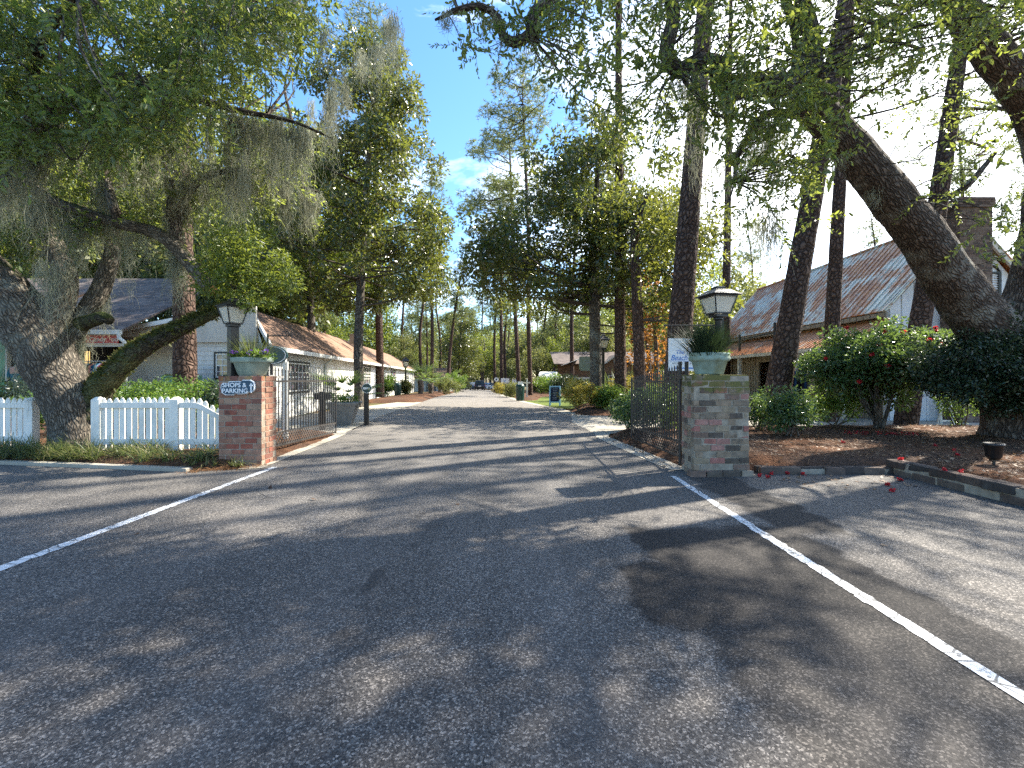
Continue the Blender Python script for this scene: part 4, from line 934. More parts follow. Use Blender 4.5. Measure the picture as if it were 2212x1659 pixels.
b = MB(); lap_siding(b, (-14.5, 66), (-9.6, 66), -1.2, 1.6, .2, .02); b.box(-14.5, -9.62, 66.03, 72, -1.2, 1.6); b.build('wall', MT['greywood'], t); slab('roof', [(-15, 65.5, 1.6), (-9.2, 65.5, 1.6), (-9.2, 69, 3.0), (-15, 69, 3.0)], MT['roofred'], t)
window(t, (-12.6, 65.97, -.4), (1, 0), 1.2, 1.2, 3, 2, MT['trim_dark'], MT['white'], MT['glass'])

# ------------------------------------------------------------------ trees
def PXR(pts): return [W(px, py, Y) + (r,) for px, py, Y, r in pts]
def in_poly(poly, n):
    poly = np.array(poly, float); lo, hi = poly.min(0), poly.max(0); out = []
    while len(out) < n:
        P = lo+(hi-lo)*rng.random((n*3, 2)); P = P[poly_sd(P, poly) > 0]; out += P.tolist()
    return out[:n]
def px_clusters(poly, Y, dY, n):
    res = []
    for px, py in in_poly(poly, n):
        y = Y + dY*(rng.random()*2-1); res.append(W(px, py, Y)[:1] + (y,) + W(px, py, Y)[2:])
    # keep the picture outline in true position at the centre depth, scatter in depth as real metres
    return [np.array(c) for c in res]
def boughs(trunk, cl, r0, frac=.4, seed=0, rise=.16, thin=.012):
    """curved branches from the trunk polyline to cluster centres"""
    rr = random.Random(seed); T = np.array([p[:3] for p in spline(trunk, .4)]); out = []
    for c in cl:
        if rr.random() > frac: continue
        hd = np.linalg.norm(T[:, :2]-c[:2], axis=1); want = c[2]-hd*rise
        i = int(np.argmin(np.abs(T[:, 2]-want)+hd*.05)); a = T[i]; d = np.linalg.norm(c-a)
        if d < .3: continue
        mid = a*.5+c*.5+np.array([rr.gauss(0, .06)*d, rr.gauss(0, .06)*d, -.05*d+rr.gauss(0, .04)*d]); r = min(r0, .010*d+.012)
        q = a*.2+c*.8+np.array([rr.gauss(0, .05)*d, rr.gauss(0, .05)*d, rr.gauss(0, .04)*d])
        out.append([tuple(a)+(r,), tuple(mid)+(r*.7,), tuple(q)+(r*.42,), tuple(c)+(thin*.5,)])
    return out
def broadleaf(name, label, trunk, cl, rad, per, leafL, leafm, barkm, br=.1, frac=.4, seed=0, seg=12, group=None, cat='tree', aspect=.42, droop=.3, six=False, rough=.06, extra=None):
    t = thing(name, label, cat, tuple(np.array(trunk[0][:3])*[1, 1, 1]), 0, group); WORLD_ROOTS.append(t)
    tubes('trunk', [trunk], barkm, t, seg, .25, rough, seed)
    bs = boughs(trunk, cl, br, frac, seed) + (extra or [])
    if bs: tubes('boughs', bs, barkm if extra else MT['twig'], t, 6, .5, 0, seed)
    n = len(cl); rs = rad*rng.uniform(.55, 1.25, n); ps = np.maximum(4, (per*(rs/rad)**2).astype(int))
    C, A = cluster_leaves(cl, rs, ps, droop); leaves('crown', C, A, leafL*rng.uniform(.6, 1.2, len(C)), leafm, t, aspect=aspect, six=six)
    return t
def pine_crown_arrays(cl, rad, tufts, L, per=12, w=.012):
    Cs, Ds = [], []
    for c in cl:
        k = max(3, int(tufts*rng.uniform(.6, 1.4))); d = unit(rng.normal(size=(k, 3))); r = rad*rng.uniform(.6, 1.3)
        P = np.asarray(c)+d*(r*rng.random(k)**.5)[:, None]*np.array([1.25, 1.25, .5]); d[:, 2] += .5; Cs.append(P); Ds.append(d)
    return needle_tufts(np.vstack(Cs), np.vstack(Ds), per, L, w)
def pine(label, trunk, cl, rad, tufts, L, seed, group='pines along the lane', w=.012, per=12, frac=.9, barkm=None, name='pine_tree', seg=14, ivy=None):
    t = thing(name, label, 'pine tree', tuple(trunk[0][:3]), 0, group); WORLD_ROOTS.append(t)
    tubes('trunk', [trunk], barkm or MT['pinebark'], t, seg, .3, .05, seed)
    bs = boughs(trunk, cl, .07, frac, seed, .12)
    if bs: tubes('boughs', bs, MT['twig'], t, 5, .6, 0, seed)
    V, Q = pine_crown_arrays(cl, rad, tufts, L, per, w); link('crown', mesh_np('crown', V, Q, 4), MT['needle'], t)
    return t

# --- the leaning live oak by the fence
oak = thing('live_oak', 'huge leaning live oak draped in Spanish moss between the picket fences', 'tree', (-8.1, 8.4, .1)); WORLD_ROOTS.append(oak)
trunkL = PXR([(168, 985, 8.35, .44), (166, 945, 8.35, .385), (160, 905, 8.35, .37), (142, 850, 8.35, .41), (116, 800, 8.3, .42), (94, 750, 8.25, .44), (64, 700, 8.2, .45), (20, 645, 8.1, .41), (-40, 585, 8.0, .38), (-130, 480, 7.8, .3), (-230, 330, 7.5, .2)])
limbs = [
 PXR([(85, 725, 8.25, .33), (128, 660, 8.3, .22), (140, 600, 8.4, .19), (122, 540, 8.6, .165), (92, 470, 8.8, .14), (75, 390, 9.0, .12), (95, 300, 9.2, .12), (130, 220, 9.4, .07)]),
 PXR([(122, 790, 8.4, .22), (150, 740, 8.5, .155), (182, 682, 8.6, .165), (214, 632, 8.7, .16), (231, 585, 8.8, .145), (243, 540, 9, .13), (236, 480, 9.2, .11), (205, 420, 9.4, .12), (165, 370, 9.6, .09), (150, 300, 9.8, .06)]),
 PXR([(176, 700, 8.55, .15), (200, 692, 8.4, .12), (222, 686, 8.2, .11), (236, 692, 8.1, .085)]),
 PXR([(-80, 330, 8.2, .07), (20, 378, 8.2, .075), (75, 410, 8.2, .08), (130, 440, 8.15, .09), (190, 462, 8.1, .095), (255, 482, 8.05, .10), (320, 497, 8.0, .11), (365, 520, 7.95, .115), (400, 556, 7.9, .12), (432, 592, 7.85, .135), (456, 620, 7.8, .115)]),
 PXR([(-110, 330, 6.4, .20), (0, 325, 6.5, .17), (60, 305, 6.5, .165), (92, 262, 6.5, .16), (130, 225, 6.6, .14), (203, 198, 6.7, .12), (250, 172, 6.8, .11), (330, 188, 7, .09), (430, 215, 7.2, .07), (520, 240, 7.5, .05), (630, 262, 7.8, .03), (720, 300, 8.1, .015)]),
 PXR([(392, 550, 7.95, .10), (380, 515, 8, .10), (383, 470, 8.1, .085), (396, 435, 8.2, .075), (422, 400, 8.3, .065), (457, 378, 8.4, .055), (530, 368, 8.6, .045), (620, 395, 8.9, .03), (690, 415, 9.2, .015)]),
 PXR([(258, 478, 8.05, .09), (244, 440, 8.1, .08), (232, 395, 8.3, .07), (224, 340, 8.4, .06), (250, 270, 8.6, .04)]),
 PXR([(383, 500, 8.0, .06), (365, 455, 8.0, .05), (372, 400, 8.0, .035), (350, 340, 8.1, .02)]),
 PXR([(445, 605, 7.8, .07), (500, 618, 7.7, .04), (545, 630, 7.6, .025), (590, 622, 7.5, .01)]),
 PXR([(330, 188, 7, .07), (380, 130, 6.8, .05), (430, 60, 6.6, .04), (520, 10, 6.4, .03), (640, -10, 6.4, .02)]),
 PXR([(92, 262, 6.5, .09), (70, 160, 6.2, .07), (110, 60, 6, .05), (180, -30, 5.8, .03)]),
]
tubes('trunk', [trunkL], MT['oakbark'], oak, 56, .05, .085, 1, 2.4)
for k, l in enumerate(limbs[:3]): tubes('limb', [l], MT['oakbark'] if k < 2 else MT['oakbark_mossy'], oak, 28, .08, .09, k+2)
tubes('limb', limbs[3:4], MT['oakbark'], oak, 20, .08, .10, 9); 
for k, l in enumerate(limbs[4:]): tubes('limb', [l], MT['oakbark_dark'], oak, 14, .12, .10, 20+k)
fl = PXR([(205, 905, 8.5, .30), (206, 868, 8.5, .25), (218, 836, 8.45, .225), (240, 812, 8.4, .21), (262, 790, 8.35, .195), (292, 763, 8.3, .18), (333, 737, 8.2, .155), (377, 716, 8.1, .135), (421, 694, 8.0, .115), (464, 676, 7.9, .09), (495, 668, 7.8, .06), (540, 660, 7.7, .02)])
tubes('limb', [fl], MT['oakbark_mossy'], oak, 28, .06, .10, 40)
b = MB(); e = Vector(W(457, 621, 7.8)); dd = Vector((.25, -.75, -.6)).normalized(); b.rod(e-dd*.10, e+dd*.05, .10, 20, .102); b.build('cut_stub', MT['oakbark_dark'], oak); MB().rod(e+dd*.05, e+dd*.056, .094, 20).build('cut_face', MT['cutwood'], oak)
# resurrection fern along the low limb
Q = spline(fl, .05); Q = Q[8:-6]; k = rng.integers(0, len(Q), 2600); P = Q[k, :3]; nrm = unit(rng.normal(size=(len(k), 3))+[0, -.3, .9]); P = P+nrm*Q[k, 3:4]*.95
leaves('limb_ferns', P, nrm+rng.normal(size=P.shape)*.6, rng.uniform(.04, .11, len(k)), MT['fern'], oak, aspect=.45)
# foliage
polyA = [(-160, -160), (640, -160), (720, 40), (650, 120), (560, 190), (430, 250), (330, 300), (120, 350), (-160, 380)]
cl = []
for px, py in in_poly(polyA, 600): cl.append(np.array(W(px, py, rng.uniform(5.2, 9.5))))
for px, py in in_poly([(-100, 330), (330, 280), (600, 220), (680, 330), (620, 450), (430, 480), (200, 520), (-100, 600)], 210): cl.append(np.array(W(px, py, rng.uniform(8, 10.5))))
rs = rng.uniform(.16, .42, len(cl)); sprays('crown', cl, rs, rng.integers(5, 12, len(cl)), MT['oakleaf'], MT['twig'], oak, (.05, .115), (.22, .55), 14, .35, .38)
tw = []
Ls = np.vstack([spline(l, .4)[:, :3] for l in limbs]); 
for c in cl[::3]:
    a = Ls[np.argmin(np.linalg.norm(Ls-c, axis=1))]; d = np.linalg.norm(c-a)
    if d < 3.2: tw.append([tuple(a)+(.006+.007*d,), tuple((a+c)/2+rng.normal(size=3)*.1*d)+(.005+.004*d,), tuple(c)+(.004,)])
tubes('twigs', tw, MT['oakbark_dark'], oak, 5, .3)
cl = [np.array(W(px, py, rng.uniform(7.0, 8.3))) for px, py in in_poly([(430, 545), (560, 480), (625, 560), (640, 640), (560, 665), (480, 650), (440, 620)], 75)]
C, A = cluster_leaves(cl, rng.uniform(.12, .28, len(cl)), [85]*len(cl), .1); leaves('young_foliage', C, A, rng.uniform(.05, .09, len(C)), MT['oakleaf_lit'], oak, aspect=.42, six=True)
# moss curtains under the limbs
tops, lens = [], []
for l, n_, r_ in ((limbs[3], 34, 1.0), (limbs[4], 46, 1.15), (limbs[5], 30, .9), (limbs[6], 16, .9), (limbs[0], 36, 1.3), (limbs[1], 22, .9), (limbs[9], 20, .8), (limbs[7], 10, .8), (trunkL[6:], 26, 1.1)):
    n_ = int(n_*1.25)
    Q = spline(l, .1)
    for i in rng.integers(0, int(len(Q)*(.72 if l is limbs[3] else 1)), n_): tops.append(Q[i, :3]+[0, 0, -Q[i, 3]*.6]); lens.append(r_*rng.uniform(.4, 1.4))
for px, py in in_poly([(240, 300), (430, 280), (600, 250), (700, 190), (760, 90), (860, 10), (880, 60), (790, 140), (640, 330), (420, 420), (260, 400)], 60): tops.append(np.array(W(px, py, rng.uniform(7, 9.5)))); lens.append(rng.uniform(.4, 1.3))
for px, py in ((600, 240), (590, 250), (575, 260), (610, 235), (490, 400), (520, 380), (700, 60), (850, 20), (860, 30), (715, 200), (640, 280), (530, 330), (455, 330), (330, 300), (110, 560), (130, 560), (150, 565), (90, 560)): tops.append(np.array(W(px, py, rng.uniform(7, 8.3)))); lens.append(rng.uniform(1.0, 1.6))
strands('spanish_moss', tops, lens, rng.integers(24, 70, len(tops)), .05, .0042, MT['moss'], oak, 8, .045)

# --- the big oak on the right, limb arching over
oak2 = thing('live_oak', 'dark live oak whose thick limb leans across the barn shop on the right', 'tree', (10.4, 9.3, .1)); WORLD_ROOTS.append(oak2)
trunkR = PXR([(2196, 985, 9.4, .74), (2192, 945, 9.4, .58), (2188, 880, 9.35, .51), (2178, 800, 9.25, .50), (2140, 722, 9.0, .48), (2088, 652, 8.7, .43), (2040, 588, 8.4, .385), (1987, 505, 8.0, .355), (1927, 430, 7.6, .32), (1864, 352, 7.2, .285), (1804, 283, 6.9, .255), (1763, 236, 6.7, .235), (1742, 188, 6.5, .235), (1744, 120, 6.3, .19), (1732, 40, 6.2, .16), (1690, -60, 6.1, .12)])
R2 = PXR([(2176, 810, 9.25, .46), (2200, 700, 9.0, .36), (2226, 600, 8.8, .31), (2252, 480, 8.4, .29), (2262, 360, 8.0, .27), (2238, 255, 7.6, .26), (2195, 180, 7.3, .25), (2140, 110, 7.0, .235), (2090, 40, 6.8, .21), (2040, -50, 6.6, .2)])
R3 = PXR([(1752, 245, 6.7, .10), (1720, 247, 6.6, .075), (1655, 248, 6.5, .06), (1618, 295, 6.4, .05), (1592, 339, 6.4, .04), (1588, 392, 6.4, .02)])
R4 = PXR([(1745, 165, 6.4, .17), (1700, 183, 6.3, .16), (1640, 182, 6.2, .15), (1585, 188, 6.1, .14), (1556, 182, 6.0, .13), (1548, 142, 5.9, .12), (1505, 138, 5.8, .11), (1465, 152, 5.7, .10), (1440, 110, 5.6, .09), (1455, 30, 5.5, .08), (1430, -60, 5.4, .07)])
R5 = PXR([(1430, -60, 5.4, .08), (1330, -70, 5.3, .075), (1240, -40, 5.2, .07), (1180, 5, 5.1, .066), (1150, 35, 5.05, .062), (1146, 72, 5, .058), (1112, 92, 5, .055), (1086, 76, 5, .048), (1075, 38, 4.95, .042), (1040, 14, 4.9, .036), (990, 20, 4.9, .028), (965, 32, 4.9, .022), (940, 43, 4.9, .012)])
R6 = PXR([(1985, 505, 8.0, .08), (2030, 440, 7.8, .06), (2090, 400, 7.6, .05), (2150, 330, 7.4, .03)])
tubes('trunk', [trunkR], MT['oakbark_dark'], oak2, 48, .06, .075, 51, 2.2)
tubes('limb', [R2], MT['oakbark_dark'], oak2, 30, .08, .08, 52)
for k, l in enumerate((R3, R4, R5, R6)): tubes('limb', [l], MT['oakbark_dark'], oak2, 14, .08, .12, 60+k)
cl = []
for px, py in in_poly([(1150, -120), (2300, -120), (2300, 60), (2080, 120), (1900, 190), (1760, 250), (1600, 280), (1440, 260), (1330, 200), (1220, 160), (1130, 60)], 240): cl.append(np.array(W(px, py, rng.uniform(4.3, 6.4))))
for px, py in in_poly([(1180, 60), (1420, 150), (1780, 180), (1830, 420), (1650, 560), (1560, 330), (1380, 330), (1230, 230)], 80): cl.append(np.array(W(px, py, rng.uniform(4.5, 6.5))))
for px, py in in_poly([(1960, 150), (2250, 230), (2250, 640), (2120, 560), (1950, 420)], 40): cl.append(np.array(W(px, py, rng.uniform(5.5, 8.5))))
for px, py in in_poly([(960, -60), (1180, 20), (1120, 130), (1010, 140)], 14): cl.append(np.array(W(px, py, rng.uniform(4.7, 5.2))))
# unseen crown clumps overhead and to the right, added to shade chosen ground
over = []
for x0, x1, y0, y1, n_ in ((-7, 1.0, .1, 3.8, 420), (1.0, 6.0, .3, 3.2, 84), (2.6, 6.0, 3.4, 6.2, 84), (5.6, 11, 5.5, 10.5, 130), (-9, -3.6, 3.0, 4.2, 30), (5.5, 12, 2, 8, 60), (-8, -5, 6.2, 7.6, 12)):
    for _ in range(n_):
        h_ = rng.uniform(7.2, 10.5); p = np.array((rng.uniform(x0, x1)+h_*.86, rng.uniform(y0, y1)+h_*.438, h_))
        if p[2] > 1.75+.86*p[1] or p[0] > 1.25*p[1]: over.append(p)
for _ in range(120):  # more added clumps, placed to dapple the lane with shade
    h_ = rng.uniform(7.5, 12.5); cl.append(np.array((rng.uniform(-4.5, 2.2)+h_*.86, rng.uniform(6.4, 12.5)+h_*.438, h_)))
cl += over
rs = rng.uniform(.14, .36, len(cl)); pr = rng.integers(2, 8, len(cl)); pr[len(cl)-len(over):] += 5; rs[len(cl)-len(over):] += .12
sprays('crown', cl, rs, pr, MT['oakleaf'], MT['twig'], oak2, (.045, .10), (.2, .55), 13, .6, .42)
tw = []; Ls = np.vstack([spline(l, .4)[:, :3] for l in (trunkR[6:], R2[3:], R3, R4, R5, R6)])
for c in cl[::2]:
    a = Ls[np.argmin(np.linalg.norm(Ls-c, axis=1))]; d = np.linalg.norm(c-a)
    if d < 4.5: tw.append([tuple(a)+(.005+.006*d,), tuple((a+c)/2+rng.normal(size=3)*.12*d)+(.004+.003*d,), tuple(c)+(.003,)])
tubes('twigs', tw, MT['oakbark_dark'], oak2, 5, .3)
tops, lens = [], []
for l, n_, r_ in ((R4, 12, .5), (R5, 9, .3), (R3, 8, .6), (trunkR[8:], 5, .4)):
    Q = spline(l, .1)
    for i in rng.integers(0, len(Q), n_): tops.append(Q[i, :3]+[0, 0, -Q[i, 3]*.7]); lens.append(r_*rng.uniform(.3, 1.1))
for px, py in in_poly([(1450, 150), (1700, 250), (1680, 520), (1540, 420), (1480, 300)], 26): tops.append(np.array(W(px, py, rng.uniform(6, 9)))); lens.append(rng.uniform(.3, 1.1))
strands('spanish_moss', tops, lens, rng.integers(25, 80, len(tops)), .06, .0042, MT['moss'], oak2, 6, .03)

# --- tall evergreens framing the lane
mag = PXR([(775, 884, 21.5, .30), (776, 840, 21.5, .235), (774, 760, 21.5, .22), (778, 640, 21.5, .20), (786, 500, 21.5, .17), (796, 350, 21.5, .13), (806, 230, 21.5, .09), (812, 110, 21.5, .03)])
cl = px_clusters([(800, 70), (850, 130), (900, 200), (932, 300), (905, 370), (895, 430), (955, 465), (978, 560), (960, 620), (880, 650), (800, 655), (690, 650), (610, 610), (600, 540), (650, 430), (655, 330), (700, 240), (750, 140)], 21.5, 3.2, 300)
magt = broadleaf('magnolia_tree', 'tall dark glossy magnolia rising beside the white shop range', mag, cl, .62, 190, .21, MT['magleaf'], MT['thinbark'], .09, .28, 3, 14, aspect=.44)
m2 = PXR([(1287, 884, 20.5, .34), (1287, 850, 20.5, .275), (1286, 760, 20.5, .26), (1284, 660, 20.5, .25), (1284, 560, 20.5, .22), (1288, 430, 20.5, .15), (1292, 310, 20.5, .05)])
cl = px_clusters([(1280, 290), (1350, 330), (1400, 410), (1480, 470), (1500, 560), (1475, 650), (1420, 700), (1350, 650), (1250, 640), (1180, 665), (1080, 640), (1008, 600), (1000, 560), (1060, 500), (1120, 430), (1180, 360), (1220, 310)], 20.5, 3.4, 250)
broadleaf('magnolia_tree', 'mossy-trunked magnolia on the island bed in front of the sage sign', m2, cl, .66, 190, .23, MT['magleaf'], MT['oakbark'], .10, .25, 4, 20, aspect=.46)
cl = px_clusters([(1330, 400), (1440, 440), (1540, 520), (1560, 640), (1480, 720), (1400, 720), (1340, 620), (1300, 520)], 17, 2.2, 85)
tr = PXR([(1382, 900, 17, .24), (1382, 840, 17, .215), (1380, 740, 17, .21), (1376, 640, 17, .20), (1372, 500, 17, .15), (1400, 420, 17, .05)])
broadleaf('evergreen_tree', 'sunlit-coloured evergreen with smooth red-brown trunk left of the Beach sign', tr, cl, .6, 120, .18, MT['magleaf_lit'], MT['pinebark'], .07, .3, 5, 18)
# pines near the gate
def toppx(px, Y, py0, z0, py1, px1, r0, r1):
    a = (px, py0, Y, r0); b_ = (px1, py1, Y, r1); return PXR([a, ((px*2+px1)/3, py0+(py1-py0)/3, Y, r0*.86+r1*.14), ((px+px1*2)/3, py0+(py1-py0)*2/3, Y, r0*.45+r1*.55), b_])
def base_py(Y, z=0): return HY+(H-z)/Y*F
def pcl(cx, Y, zlo, zhi, rad, n):
    out = []
    for _ in range(n):
        f = rng.random(); a = rng.random()*6.283; r = rad*(1-.65*f)*rng.random()**.6
        out.append(np.array((cx+math.cos(a)*r, Y+math.sin(a)*r, zlo+(zhi-zlo)*f)))
    return out
pines = [  # px base, px at top, Y, r, ztop, crown zlo, crown rad, clusters, label
 (1452, 1500, 12.5, .29, 27, 17, 3.2, 36, 'thick dark pine trunk right behind the Beach sign'),
 (1664, 1775, 12.2, .27, 27, 11.5, 3.2, 56, 'leaning pine between the small shrub and the clothes rack'),
 (1786, 1815, 14.4, .19, 27, 10, 3.4, 64, 'straight pine rising behind the red-flowered camellia'),
 (1955, 2040, 13.2, .235, 26, 9, 3.4, 70, 'pine in front of the white barn gable behind the oak limb'),
 (1565, 1570, 25, .225, 28, 14, 3.2, 44, 'slim pine directly behind the right pillar lamp'),
 (1340, 1338, 19.6, .21, 28, 13, 3.0, 50, 'grey-barked pine rising behind the mossy magnolia crown'),
 (402, 392, 13.5, .265, 22, 10, 3.5, 60, 'scaly pine trunk in front of the left weatherboard wing'),
]
for i, (p0, p1, Y, r, zt, zl, rad, n, lab) in enumerate(pines):
    py1 = HY-(zt-H)/Y*F; z0 = bedz(GX(p0, Y), Y)-.1; tp = toppx(p0, Y, base_py(Y, z0), 0, py1, p0+(p1-p0)*(zt/8.0), r*1.0, .05)
    tp[0] = tp[0][:3]+(r*1.25,)
    pine(lab, tp, pcl(tp[-1][0], Y, zl, zt, rad, n), .7, 16, .26, 70+i, group=None, w=.014, per=12)
# left-hand tall pine behind the magnolia, and the pair over the lane
pine('thin tall pine standing behind the top of the dark magnolia', PXR([(822, base_py(33), 33, .28), (815, 500, 33, .24), (808, 200, 33, .16), (800, 20, 33, .05)]), px_clusters([(740, 40), (860, 40), (870, 150), (850, 260), (760, 260), (730, 140)], 33, 3, 45), .9, 26, .3, 80, None, .03, 10)
pine('slender pine at the lane edge beside the green trash can', PXR([(1146, 856, 34, .18), (1142, 700, 34, .165), (1141, 500, 34, .14), (1134, 330, 34, .10), (1128, 190, 34, .03)]), px_clusters([(1040, 260), (1060, 170), (1120, 140), (1180, 170), (1175, 290), (1120, 350), (1060, 320)], 34, 2.8, 55), .8, 26, .3, 81, None, .03, 10)
pine('taller pine with wide flat boughs reaching over the lane', PXR([(1122, base_py(42, float(gz(42))), 42, .21), (1112, 650, 42, .18), (1106, 450, 42, .15), (1100, 300, 42, .06)]), px_clusters([(985, 445), (1000, 425), (1010, 360), (1040, 300), (1090, 270), (1150, 320), (1170, 420), (1160, 500), (1090, 500), (1020, 510), (1010, 450)], 42, 3.5, 80), 1.0, 26, .34, 82, None, .036, 10)

# --- distant trees: a few kinds, each built once and copied with its parts
def proto_pine(seed, h, rad, zl, n, r=.22, L=.42, w=.05, tufts=18):
    tr = [(0, 0, -.6, r*1.2), (rng.normal()*.15, rng.normal()*.15, h*.33, r*.9), (rng.normal()*.3, rng.normal()*.3, h*.66, r*.65), (rng.normal()*.5, rng.normal()*.4, h, .04)]
    t = thing('pine_tree', '', 'pine tree', (0, 0, 0)); tubes('trunk', [tr], MT['pinebark'], t, 9, 1.2, .04, seed)
    cl = pcl(tr[-1][0]*.8, tr[-1][1]*.8, zl, h, rad, n); bs = boughs(tr, cl, .07, .6, seed, .1); tubes('boughs', bs, MT['twig'], t, 4, 1.2)
    V, Q = pine_crown_arrays(cl, 1.0, tufts, L, 8, w); link('crown', mesh_np('crown', V, Q, 4), MT['needle'], t); return t
def proto_broad(seed, h, rad, zl, n, leafm, L=.34, r=.2, per=85, cr=1.0, name='broadleaf_tree'):
    tr = [(0, 0, -.6, r*1.3), (.1, 0, h*.3, r), (rng.normal()*.3, rng.normal()*.3, h*.65, r*.6), (rng.normal()*.4, 0, h*.95, .03)]
    t = thing(name, '', 'tree', (0, 0, 0)); tubes('trunk', [tr], MT['thinbark'], t, 8, 1.0, .04, seed)
    cl = []
    for _ in range(n):
        d = unit(rng.normal(size=3)); rr = rng.random()**.4; cl.append(np.array((d[0]*rad*rr, d[1]*rad*rr, (zl+h)/2+d[2]*(h-zl)/2*rr)))
    tubes('boughs', boughs(tr, cl, .08, .4, seed), MT['twig'], t, 4, 1.2)
    rs = cr*rng.uniform(.6, 1.25, n); C, A = cluster_leaves(cl, rs, (per*rs**2).astype(int)+5, .3); leaves('crown', C, A, L*rng.uniform(.6, 1.2, len(C)), leafm, t, aspect=.5); return t
PP = [proto_pine(101, 24, 3.0, 12, 46), proto_pine(102, 20, 2.6, 9, 46), proto_pine(103, 27, 3.2, 16, 40)]
PB = [proto_broad(111, 12, 3.8, 2.0, 80, MT['farleaf']), proto_broad(112, 9, 3.6, .6, 80, MT['farleaf']), proto_broad(113, 14, 4.2, 3.5, 85, MT['oakleaf_lit']), proto_broad(114, 15, 3.4, 1.5, 100, MT['magleaf'])]
PRU = proto_broad(115, 9, 1.6, .5, 60, MT['rustleaf'], .24, .14, 85, .7)
used = set()
def put(p, px, Y, label, group=None, s=1.0, rz=None, dx=0):
    loc = (GX(px, Y)+dx, Y, float(gz(Y))); rz = rng.random()*6.28 if rz is None else rz
    if p.name not in used:
        used.add(p.name); p.location = loc; p.rotation_euler = (0, 0, rz); p.scale = (s, s, s); p['label'] = label
        if group: p['group'] = group
        return p
    o = dup(p, loc, rz, s, label)
    if group: o['group'] = group
    elif 'group' in o: del o['group']
    return o
FP = 'thin pine standing in the distance beyond the shops'; GP = 'distant pines'
for i, (px, Y, s) in enumerate([(912, 62, 1), (922, 75, .9), (932, 58, 1.05), (948, 78, 1), (1070, 68, 1), (1084, 62, 1.1), (1094, 70, 1), (905, 90, 1.1), (1040, 120, 1.2), (1175, 75, 1), (1200, 66, .9), (1237, 44, .9), (1262, 78, 1), (1330, 70, 1), (1350, 42, .9), (1365, 60, 1.05), (1405, 75, 1.1), (1440, 58, 1), (1100, 100, 1.1), (985, 110, 1.2), (870, 72, 1), (840, 95, 1.1), (700, 60, 1), (640, 48, 1), (560, 52, 1.05), (480, 44, 1), (330, 40, 1), (240, 46, 1.1), (90, 42, 1), (-30, 50, 1), (1620, 62, 1.0), (1900, 50, 1.0), (2080, 46, 1.1), (2230, 44, 1.1), (1990, 60, 1.1)]):
    put(PP[i % 3], px, Y, FP, GP, s)
put(PP[1], 966, 60, 'slim pine leaning left over the far lane', None, 1.0).rotation_euler = (R(3), R(5), .4)
FB = 'leafy tree standing back among the distant pines'; GB = 'distant leafy trees'
for i, (px, Y, s) in enumerate([(1185, 90, 1.3), (1290, 52, 1.0), (1320, 88, 1.5), (1375, 95, 1.6), (1450, 80, 1.5), (1160, 120, 1.6), (1100, 150, 1.6), (1220, 130, 1.8), (955, 130, 1.6), (890, 95, 1.4), (860, 125, 1.7), (780, 70, 1.3), (710, 100, 1.9), (1010, 165, 1.5), (1050, 175, 1.7), (930, 160, 1.7), (1500, 62, 1.4), (1640, 75, 1.3), (1000, 140, 2.0), (1030, 150, 2.1), (1060, 140, 1.9), (970, 120, 1.6), (1085, 125, 1.8), (1045, 110, 1.1), (1012, 105, 1.0), (1130, 95, 1.5), (1260, 75, 1.3)]): put(PB[i % 3], px, Y, FB, GB, s)
for i, (px, Y, s) in enumerate([(870, 70, .75), (915, 82, .6), (1120, 84, .7), (1160, 60, .7), (1195, 72, .9), (1225, 58, .6), (1300, 66, 1.0), (1340, 62, .8), (1060, 130, .9), (1015, 135, .8), (1040, 140, .8), (1090, 110, .8), (965, 105, .8), (935, 100, .7), (1170, 95, 1), (1260, 90, 1.1), (1420, 56, .9), (740, 78, .9), (800, 84, 1.0), (690, 62, .9), (1385, 72, 1), (1230, 110, 1.2), (1130, 130, 1.1), (900, 120, 1.1), (820, 110, 1.2), (980, 150, 1.1), (1030, 160, 1.0), (1075, 160, 1.1)]):
    put(PB[(i*2+i//3) % 3], px, Y, FB, GB, s)
put(PB[3], 993, 72, 'dense dark evergreen standing at the end of the lane', None, 1.0)
put(PB[0], 1560, 46, 'rounded pale oak showing above the barn shop roof, behind the lamp', None, 1.15)
put(PB[2], 1500, 40, 'sunlit broad tree between the Beach sign and the lamp', None, .85)
put(PB[1], 1700, 58, 'low spreading tree peeping over the rusty roof ridge', None, 1.75)
put(PRU, 1420, 30, 'rust-leaved tree behind the Beach sign', None, 1.1); put(PRU, 1400, 36, 'taller rust-leaved tree beside the ivy-clad pine', None, 1.25)
LB = 'sunlit leafy tree behind the candy shop roof'; LG = 'sunlit trees behind the left shops'
for i, (px, Y, s) in enumerate([(60, 27, 1.2), (210, 30, 1.3), (330, 27, 1.25), (450, 31, 1.5), (560, 34, 1.5), (655, 33, 1.45), (-70, 26, 1.2), (140, 38, 1.7), (400, 40, 1.8), (280, 36, 1.7), (540, 26, 1.0), (600, 42, 1.9), (20, 42, 1.8)]):
    put(PB[(0, 2, 1, 2, 0, 2)[i % 6]], px, Y, LB, LG, s)
put(PB[2], 668, 25.0, 'tall sunlit-coloured tree left of the dark magnolia', None, 1.12)

